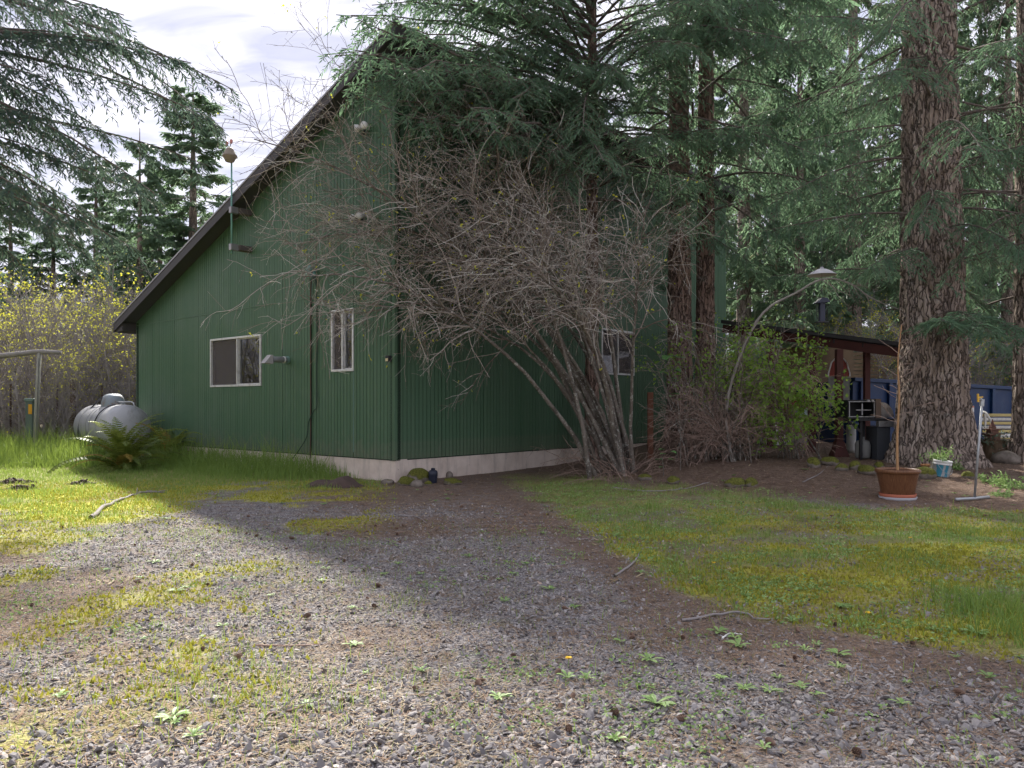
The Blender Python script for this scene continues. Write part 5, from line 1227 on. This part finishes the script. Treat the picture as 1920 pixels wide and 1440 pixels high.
# gravel
ICO_V = None
def ico():
    p = (1 + 5 ** .5) / 2; V = nrm(A([-1, p, 0], [1, p, 0], [-1, -p, 0], [1, -p, 0], [0, -1, p], [0, 1, p], [0, -1, -p], [0, 1, -p], [p, 0, -1], [p, 0, 1], [-p, 0, -1], [-p, 0, 1]))
    F = np.array([[0, 11, 5], [0, 5, 1], [0, 1, 7], [0, 7, 10], [0, 10, 11], [1, 5, 9], [5, 11, 4], [11, 10, 2], [10, 7, 6], [7, 1, 8], [3, 9, 4], [3, 4, 2], [3, 2, 6], [3, 6, 8], [3, 8, 9], [4, 9, 5], [2, 4, 11], [6, 2, 10], [8, 6, 7], [9, 8, 1]])
    return V, F
OCT_V = A([1, 0, 0], [0, 1, 0], [-1, 0, 0], [0, -1, 0], [0, 0, 1], [0, 0, -1]); OCT_F = np.array([[0, 1, 4], [1, 2, 4], [2, 3, 4], [3, 0, 4], [1, 0, 5], [2, 1, 5], [3, 2, 5], [0, 3, 5]])
def stones(mb, x, y, size, BV, BF, jit=.28):
    n = len(x); nv = len(BV)
    V = BV[None] * (1 + gs.uniform(-jit, jit, (n, nv, 1))) * np.stack([gs.uniform(.7, 1.35, n), gs.uniform(.6, 1.0, n), gs.uniform(.30, .65, n)], -1)[:, None]
    tl = gs.normal(0, .5, (n, 2)); V[..., 2] += V[..., 0] * tl[:, :1] + V[..., 1] * tl[:, 1:]
    a = gs.uniform(0, 6.28, n); c, s = np.cos(a)[:, None], np.sin(a)[:, None]
    X = (V[..., 0] * c - V[..., 1] * s) * size[:, None] + x[:, None]; Y = (V[..., 0] * s + V[..., 1] * c) * size[:, None] + y[:, None]
    Z = V[..., 2] * size[:, None] + (gnear(x, y) + size * .18)[:, None]
    T = BF[None] + (np.arange(n) * nv)[:, None, None]
    ti = np.clip(gs.beta(1.2, 1.4, n), 0, 1)
    mb.add(np.stack([X, Y, Z], -1), None, T, tint=np.repeat(ti, nv))
IV, IF = ico()
x, y = spread(20000, 2.7, 3.7); l_, r_, m_, d_ = masks(x, y)
keep = gs.uniform(0, 1, len(x)) < np.clip(1.05 - 1.1 * np.maximum.reduce([l_, r_, m_, d_ * .9]), .02, 1) * (.22 + .75 * sst((n2(x, y, .9, 3, 33.0) - .36) * 5))
x, y = x[keep], y[keep]
g1 = MB(); stones(g1, x, y, .0088 * gs.lognormal(0, .46, len(x)).clip(.4, 2.9), IV, IF)
link('gravel', g1.mesh('gravel', M_gravel), kind='stuff', label='grey crushed gravel spread over the near part of the yard')
x, y = spread(122000, 3.6, 11.0, 1.25); l_, r_, m_, d_ = masks(x, y)
keep = (gs.uniform(0, 1, len(x)) < np.clip(1.0 - 1.1 * np.maximum.reduce([l_, r_, m_, d_ * .92]), .02, 1)) & ~inside_house(x, y, .1)
x, y = x[keep], y[keep]
g2 = MB(); stones(g2, x, y, .0088 * gs.lognormal(0, .42, len(x)).clip(.5, 2.2), OCT_V, OCT_F)
link('gravel', g2.mesh('gravel', M_gravel), kind='stuff', label='finer grey gravel in the middle of the yard')

def blades(mb, x, y, h, w, lean=.45, tint=None, wob=1.0):
    n = len(x); a = gs.uniform(0, 6.28, n); b = gs.uniform(0, 6.28, n); ln = np.abs(gs.normal(0, lean, n)) * h
    base = np.stack([x, y, gnear(x, y) - .004], -1); S = np.stack([np.cos(b), np.sin(b), b * 0], -1) * (w / 2)[:, None]; D = np.stack([np.cos(a), np.sin(a), a * 0], -1) * ln[:, None]
    m1 = base + D * .30 + A(0, 0, 1) * (h * .55)[:, None]; tip = base + D + A(0, 0, 1) * (h * np.clip(1 - .25 * (ln / np.maximum(h, 1e-6)) ** 2, .2, 1))[:, None]
    V = np.stack([base - S, base + S, m1 + S * .8, m1 - S * .8, tip], 1); k = np.arange(n)[:, None] * 5
    mb.add(V, np.concatenate([k, k + 1, k + 2, k + 3], 1), np.concatenate([k + 3, k + 2, k + 4], 1), tint=np.repeat(gs.uniform(0, 1, n) if tint is None else tint, 5))
# lawn on the left
x, y = spread(200000, 8.5, 23, .7); l_, r_, m_, d_ = masks(x, y); px, py = PIX(x, y)
p_ = np.stack([x - HC[0], y - HC[1]], -1); wall_d = -(p_ @ V_[:2]); tt_ = p_ @ U_[:2]
tall = np.where((tt_ > 0.6) & (tt_ < LG + .5), np.exp(-np.clip(wall_d, 0, 9) ** 2 / 1.1), 0) * sst((tt_ - .5) / 2.5)
tall = np.maximum(tall, sst((x * -1 - 8.6) / 1.5) * sst((y - 16.8) / 1.6) * .95)
clump = n2(x, y, 1.6, 3, 44.0)
keep = (gs.uniform(0, 1, len(x)) < np.clip(l_ * (.45 + .6 * clump) + tall * .9 - .35 * m_, 0, 1)) & ~inside_house(x, y, .04) & (px < 1000)
x, y, tall, clump, m2_ = x[keep], y[keep], tall[keep], clump[keep], m_[keep]
h = (.045 + .05 * clump + tall * (.20 + .48 * clump)) * gs.lognormal(0, .3, len(x)).clip(.4, 2); w = np.where(h > .15, .009, .007) * gs.uniform(.7, 1.4, len(x))
gb = MB(); blades(gb, x, y, h, w * 1.2, .5, np.clip(.25 + .5 * gs.uniform(0, 1, len(x)) + .25 * m2_, 0, 1))
link('grass', gb.mesh('grass', M_grass), kind='stuff', label='green grass along the gable wall and around the tank')
# lawn on the right
x, y = spread(170000, 3.6, 15.0, 1.0); l_, r_, m_, d_ = masks(x, y); clump = n2(x, y, 2.2, 3, 51.0); px, py = PIX(x, y)
lush = sst((px - 1500) / 350) * sst((py - 1080) / 70) * sst((1230 - py) / 50)
keep = gs.uniform(0, 1, len(x)) < np.clip(r_ * (sst((clump - .38) * 4.5) * .9 + .12) - .30 * m_ + lush * r_ * .45, 0, 1)
x, y, clump, lush = x[keep], y[keep], clump[keep], lush[keep]
tuft_ = sst((n2(x, y, 4.2, 2, 53.0) - .56) * 9); h = (.02 + .05 * clump + .045 * lush + .045 * tuft_) * gs.lognormal(0, .35, len(x)).clip(.4, 2.2); gb = MB(); blades(gb, x, y, h, .0055 * gs.uniform(.7, 1.5, len(x)), .6)
link('grass', gb.mesh('grass', M_grass), kind='stuff', label='short weedy grass on the mossy patch to the right')
# thin grass through the gravel
x, y = spread(60000, 2.7, 9.5, 1.0); l_, r_, m_, d_ = masks(x, y); clump = n2(x, y, 1.3, 3, 61.0) * .7 + n2(x, y, 4.5, 2, 62.0) * .3; px, py = PIX(x, y)
amt = .08 + .12 * sst((700 - px) / 300) + .80 * sst((clump - .52) * 7) * (.35 + .65 * sst((1100 - px) / 700))
keep = gs.uniform(0, 1, len(x)) < amt
x, y = x[keep], y[keep]; h = .040 * gs.lognormal(0, .5, len(x)).clip(.35, 3.0); gb = MB(); blades(gb, x, y, h, .0036 * gs.uniform(.7, 1.5, len(x)), .6, np.clip(gs.normal(.75, .2, len(x)), 0, 1))
link('grass', gb.mesh('grass', M_grass), kind='stuff', label='sparse thin grass sprouting through the gravel')
# moss tufts
x, y = spread(160000, 3.6, 14.5, 1.0); l_, r_, m_, d_ = masks(x, y)
keep = (gs.uniform(0, 1, len(x)) < m_ * .9) & ~inside_house(x, y, .05); x, y = x[keep], y[keep]
M_moss = leafmat('moss_tuft', (0.24, 0.24, 0.03), (0.52, 0.50, 0.07), .3, .8)
gb = MB(); h = .016 * gs.uniform(.5, 1.5, len(x)); n = len(x); a = gs.uniform(0, 6.28, n); S = np.stack([np.cos(a), np.sin(a), a * 0], -1) * .012; B = np.stack([x, y, gnear(x, y) + .02 * 0], -1)
gb.add(np.stack([B - S, B + S, B + np.stack([gs.normal(0, .008, n), gs.normal(0, .008, n), h + .012], -1)], 1), None, np.arange(3 * n).reshape(-1, 3), tint=np.repeat(gs.uniform(0, 1, n), 3))
link('moss', gb.mesh('moss', M_moss), kind='stuff', label='yellow-green moss cushions in the yard')
# litter: dry blades, needles, little sticks
def litter(n, d0, d1, wfun, l, w, m, name, label):
    x, y = spread(n, d0, d1, 1.0); keep = (gs.uniform(0, 1, n) < wfun(x, y)) & ~inside_house(x, y, .02); x, y = x[keep], y[keep]; k = len(x)
    a = gs.uniform(0, 6.28, k); ln = l * gs.lognormal(0, .4, k).clip(.4, 2.5); D = np.stack([np.cos(a), np.sin(a), gs.normal(0, .12, k)], -1) * (ln / 2)[:, None]; S = np.stack([-np.sin(a), np.cos(a), a * 0], -1) * (w / 2)
    B = np.stack([x, y, gnear(x, y) + gs.uniform(.004, .018, k)], -1); V = np.stack([B - D - S, B - D + S, B + D + S * .6, B + D - S * .6], 1)
    mb = MB().add(V, np.arange(4 * k).reshape(-1, 4), tint=np.repeat(gs.uniform(0, 1, k), 4)); link(name, mb.mesh(name, m), kind='stuff', label=label)
litter(52000, 2.7, 9, lambda x, y: np.clip(.25 + .6 * sst((n2(x, y, 1.1, 3, 71.0) - .45) * 6), 0, 1) * sst((-x + y * .25) / (y * .5) + .35), .045, .0035, M_straw, 'litter', 'dry straw and dead grass scattered on the gravel')
litter(60000, 3.0, 9, lambda x, y: np.clip(masks(x, y)[3] * .9 + .16, 0, 1), .045, .0045, M_needle, 'litter', 'brown fir needles and bark bits on the ground')

litter(42000, 8.5, 17, lambda x, y: np.clip(masks(x, y)[3] * .95 + .05, 0, 1), .075, .010, M_needle, 'litter', 'leaf and bark litter under the trees and shrubs')
litter(9000, 6.0, 17, lambda x, y: np.clip(masks(x, y)[3] * .6, 0, 1), .06, .022, M_straw, 'litter', 'pale dead leaves lying under the shrubs')
# small-leaved ground weeds
def leaflets(n, d0, d1, wfun, l, m, label):
    x, y = spread(n, d0, d1, 1.0); k = gs.uniform(0, 1, n) < wfun(x, y); x, y = x[k], y[k]; c = np.repeat(np.stack([x, y], -1), 7, 0) + gs.normal(0, .03, (7 * len(x), 2))
    B = np.stack([c[:, 0], c[:, 1], gnear(c[:, 0], c[:, 1]) + gs.uniform(.004, .03, len(c))], -1); a = gs.uniform(0, 6.28, len(c))
    mb = MB().add(*leaf_quads(B, gs, l, l * .32, 0, nrm(np.stack([np.cos(a), np.sin(a), gs.uniform(.0, .6, len(c))], -1)))); link('weeds', mb.mesh('weeds', m), kind='stuff', label=label)
leaflets(15000, 3.4, 13.5, lambda x, y: masks(x, y)[1] * .75 * sst((n2(x, y, 1.7, 3, 91.0) - .38) * 6), .028, M_weed, 'small-leaved weeds all over the mossy patch')
leaflets(3600, 2.8, 9.0, lambda x, y: sst((n2(x, y, 1.5, 3, 95.0) - .52) * 7) * .9, .022, M_weed, 'tiny weeds sprouting in the gravel')
# cones, weeds, twigs and flowers: single things
def cone_mesh(seed):
    g = np.random.default_rng(seed); nu, nv = 12, 13; u = np.linspace(0, 2 * np.pi, nu, endpoint=False); w = np.linspace(0.02, .98, nv); uu, ww = np.meshgrid(u, w)
    r = .0135 * np.sin(np.pi * ww ** .8) ** .7 * (1 + .35 * (((np.arange(nu)[None] + np.arange(nv)[:, None]) % 2) - .5) * 1.6) + .001
    ax = (ww - .5) * .056 - .007 * ((np.arange(nu)[None] + np.arange(nv)[:, None]) % 2); V = np.stack([ax, r * np.cos(uu), r * np.sin(uu) + .015], -1)
    i, j = np.meshgrid(np.arange(nv - 1), np.arange(nu), indexing='ij'); j2 = (j + 1) % nu
    return MB().add(V, np.stack([i * nu + j, i * nu + j2, (i + 1) * nu + j2, (i + 1) * nu + j], -1).reshape(-1, 4), tint=np.repeat(g.uniform(0, 1, nv), nu)).mesh('fir_cone', M_cone)
def m_cone(N):
    c = N.mix(N.noise(60, 4), (0.09, 0.055, 0.04), (0.30, 0.19, 0.13)); oi = N.node('ShaderNodeObjectInfo').outputs['Random']
    return N.bsdf(N.mix(N.math('MULTIPLY', oi, .5), c, (0.10, 0.062, 0.05)), .85)
M_cone = mat('fir_cone_scale', m_cone); CM = [cone_mesh(k) for k in range(3)]
x, y = spread(60, 3.2, 10.5, 1.0); cl = gs.integers(0, 12, 60); x = np.where(cl < 8, x[cl] + gs.normal(0, .5, 60), x); y = np.where(cl < 8, np.clip(y[cl] + gs.normal(0, .5, 60), 3.1, 11), y); l_, r_, m_, d_ = masks(x, y); kc = 0
fixed = [(1060, 1145), (1185, 1195), (1187, 1198), (898, 1290), (905, 1283), (1050, 1330), (1710, 1212), (1490, 1238), (1495, 1186), (1567, 1175), (1610, 1147), (870, 1030), (690, 1125), (575, 1160), (700, 1140), (380, 1220), (445, 1235), (360, 1062), (228, 1105), (255, 1095), (60, 1138), (640, 1320), (1150, 1345), (1280, 1200), (1800, 1305)]
pts_ = [G(a, b)[:2] for a, b in fixed] + [(a, b) for a, b, q in zip(x, y, l_) if q < .5 and not inside_house(np.array([a]), np.array([b]), .1)[0]]
for k, (a, b) in enumerate(pts_):
    o = link('fir_cone', CM[k % 3], None, (a, b, float(gnear(np.array([a]), np.array([b]))[0]) + .006), 0, 'brown fir cone lying on the gravel or needle litter', 'fir cone', 'fir cones scattered over the yard')
    o.rotation_euler = (gs.uniform(-.3, .3), gs.uniform(-.35, .35), gs.uniform(0, 6.28)); s = gs.uniform(.6, 1.0); o.scale = (s, s, s)
def rosette_mesh(seed, nl, L, W, up):
    g = np.random.default_rng(seed); mb = MB()
    for k in range(nl):
        a = k * 2.4 + g.normal(0, .25); l = L * g.uniform(.6, 1.15); D = A(math.cos(a), math.sin(a), 0); S = A(-math.sin(a), math.cos(a), 0); e = up * g.uniform(.5, 1.3); s = np.linspace(0, 1, 6); wd = np.array([.25, .45, .8, 1.0, .75, 0]) * W * g.uniform(.8, 1.2); V = []
        for q in range(6):
            c = D * l * s[q] + A(0, 0, .006 + l * (e * s[q] - .55 * e * s[q] ** 2)); V += [c - S * wd[q] + A(0, 0, wd[q] * .35), c, c + S * wd[q] + A(0, 0, wd[q] * .35)]
        mb.add(V, [[q * 3 + e_, q * 3 + e_ + 1, q * 3 + e_ + 4, q * 3 + e_ + 3] for q in range(5) for e_ in (0, 1)], tint=g.uniform(0, 1))
    return mb.mesh('weed', M_weed, True)
WM = [rosette_mesh(6, 11, .075, .008, .35), rosette_mesh(7, 6, .06, .013, .6), rosette_mesh(8, 16, .06, .006, 1.0), rosette_mesh(1, 9, .085, .010, .5), rosette_mesh(2, 7, .065, .011, .75), rosette_mesh(3, 12, .07, .008, .9), rosette_mesh(4, 8, .10, .016, .4), rosette_mesh(5, 14, .05, .009, .6)]
x, y = spread(900, 3.1, 14.0, 1.0); kk = gs.uniform(0, 1, 900) < .15 + .85 * sst((n2(x, y, .9, 3, 99.0) - .46) * 8); x, y = x[kk], y[kk]; l_, r_, m_, d_ = masks(x, y); pxw, pyw = PIX(x, y)
wfix = [(575, 1325), (683, 1265), (790, 1262), (935, 1310), (1065, 1275), (1170, 1290), (1230, 1322), (1350, 1275), (1500, 1290), (1530, 1305), (1700, 1285), (1690, 1322), (1855, 1275), (1510, 1222), (1570, 1230), (820, 1047), (720, 1078), (850, 1065), (830, 1073), (1030, 1107), (880, 1045), (1750, 1185), (1830, 1190), (1400, 1120), (1540, 1345), (110, 1310), (270, 1200)]
wp = [(tuple(G(a, b)[:2]), 1) for a, b in wfix] + [((a, b), 0) for a, b, q, rr, ppx in zip(x, y, l_, r_, pxw) if not inside_house(np.array([a]), np.array([b]), .1)[0] and q < .4 and (rr > .3 or gs.uniform() < .42)][:270]
for k, ((a, b), fx_) in enumerate(wp):
    o = link('weed', WM[k % 8], None, (a, b, float(gnear(np.array([a]), np.array([b]))[0]) + .004), gs.uniform(0, 6.28), 'flat green leaf rosette of a weed in the yard', 'weed', 'weed rosettes scattered over the yard'); s = gs.uniform(.35, .85) * (1.15 if fx_ else 1.0); o.scale = (s, s, s)
def stick(label, pix, r, m=None, twig=0, seed=0, lift=.012):
    P = np.array([G(a, b) for a, b in pix]); c = P[0].copy(); P = P - c + A(0, 0, lift); P = smooth_path(P, 18); g = np.random.default_rng(seed + 900); P += g.normal(0, r * .25, P.shape)
    o = thing('fallen_branch', label, 'branch', c); part('stick', MB().add(*tubes(P[None], np.linspace(r, r * .4, 18)[None], 7)), m or M_twigbrush, o, True)
    if twig:
        t2, d2 = grow(P[None], np.linspace(r, r * .4, 18)[None], g, twig, (.15, .55), (30, 65), .8, .12, 5, .15); t2[..., 2] = np.clip(t2[..., 2], .006, .10); part('twigs', MB().add(*tubes(t2, np.clip(d2, .0018, .006), 4)), M_twigbrush, o)
stick('forked dead branch lying on the sunny moss at the left', [(172, 974), (195, 955), (225, 940), (262, 928), (310, 926)], .030, None, 14, 1, .03)
stick('curved grey stick at the edge of the moss', [(1152, 1082), (1178, 1065), (1195, 1048), (1206, 1030), (1235, 1030)], .011, None, 3, 2)
stick('long thin stick on the needle litter below the moss', [(1278, 1166), (1330, 1158), (1372, 1152), (1405, 1155), (1415, 1163), (1450, 1164)], .010, None, 3, 3)
stick('short white bent twig below the long stick', [(1354, 1201), (1368, 1191), (1392, 1193)], .006, M_white, 0, 4)
stick('thin dark twig stretched over the gravel', [(480, 1214), (540, 1214), (600, 1213)], .007, M_twigred, 8, 5)
stick('dark sprig in the near gravel', [(490, 1345), (540, 1338), (575, 1325)], .007, M_twigred, 5, 6)
stick('grey stick in the shaded gravel', [(750, 968), (780, 970), (800, 982)], .008, None, 0, 7)
stick('small twig on the bare soil by the mossy stones', [(1505, 905), (1535, 890), (1560, 868)], .010, None, 4, 8)
stick('dark twig under the bare shrub', [(1150, 915), (1210, 922), (1280, 918), (1330, 905)], .012, None, 8, 9)
for k, (px, py, lb) in enumerate([(1337, 1067, 'yellow dandelion flower on the bright moss'), (1627, 1165, 'yellow dandelion flower at the edge of the moss patch'), (1706, 1018, 'small yellow flower in the shaded grass'), (1065, 1253, 'tiny yellow flower in the gravel')]):
    p = G(px, py); o = thing('dandelion', lb, 'flower', p); hgt = .05
    part('stem', MB().add(*tube1([A(0, 0, -.01), A(.004, 0, hgt)], .002, 5)), M_weed, o)
    g = np.random.default_rng(k); mb = MB()
    for q in range(22):
        a = q * 2.4; D = A(math.cos(a), math.sin(a), .25 + .5 * g.uniform()); S = A(-math.sin(a), math.cos(a), 0) * .004; B = A(.004, 0, hgt); mb.add([B - S * .4, B + S * .4, B + nrm(D) * .020 + S, B + nrm(D) * .020 - S], [[0, 1, 2, 3]], tint=.5)
    part('petals', mb, plain('dandelion_yellow', (0.85, 0.55, 0.02), .6, bump=0) if k == 0 else bpy.data.materials['dandelion_yellow'], o)
# turned soil on the sunny lawn
def clods(p, a):
    mb = MB(); n = int(260 * a / .5); xx = gs.normal(0, a * .45, n); yy = gs.normal(0, a * .3, n); s = .022 * gs.lognormal(0, .4, n)
    stones(mb, xx + p[0], yy + p[1], s, IV, IF); mb.v[0] = mb.v[0] - p + A(0, 0, 1) * np.repeat(.05 * np.exp(-(xx / a) ** 2 * 3 - (yy / a) ** 2 * 6), 12)[:, None]
    return mb
for k, (px, py, w) in enumerate(((25, 905, 80), (40, 918, 60), (155, 908, 50))):
    p = G(px, py); a = w / FOC * p[1] / 2; o = link('soil_heap', clods(p, a).mesh('soil_heap', M_soil if k else plain('turned_soil', (0.11, 0.085, 0.065), .95, var=.5, scale=14, bump=.9), True), None, p, 0, ['dark heap of turned soil at the left edge of the lawn', 'small dark soil heap in front of the left edge heap', 'low crumbly soil heap in the sunny lawn'][k], kind='stuff'); M_soil = bpy.data.materials['turned_soil']
# weeds growing in the bucket and around the big root
def tuft(label, loc, n, L, seed, m=M_weed):
    g = np.random.default_rng(seed); r = thing('leafy_weed', label, 'plant', loc); P = stems(g, (0, 0, .05), 6, n, lambda k: g.uniform(0, 6.28), lambda k: rad_(g.uniform(55, 88)), lambda k: rad_(g.uniform(-10, 60)), (L * .6, L), .07, .15)
    part('stems', MB().add(*tubes(P, np.linspace(.004, .002, 6)[None], 4)), M_weed, r); B = np.repeat(P[:, 2:].reshape(-1, 3), 3, 0); part('leaves', MB().add(*leaf_quads(B, g, .07, .012)), m, r)
tuft('green weeds growing out of the blue bucket', BK + A(.02, .06, bh * .8), 22, .42, 5)
tuft('green sprigs on the root beside the bucket', G(1795, 880), 14, .25, 6)
tuft('pale leafy weeds right of the pipe stand', G(1862, 905), 26, .32, 7)
tuft('leafy weeds below the stump', G(1900, 915), 26, .30, 8)
tuft('low weeds at the foot of the pipe stand', G(1880, 930), 18, .22, 10)
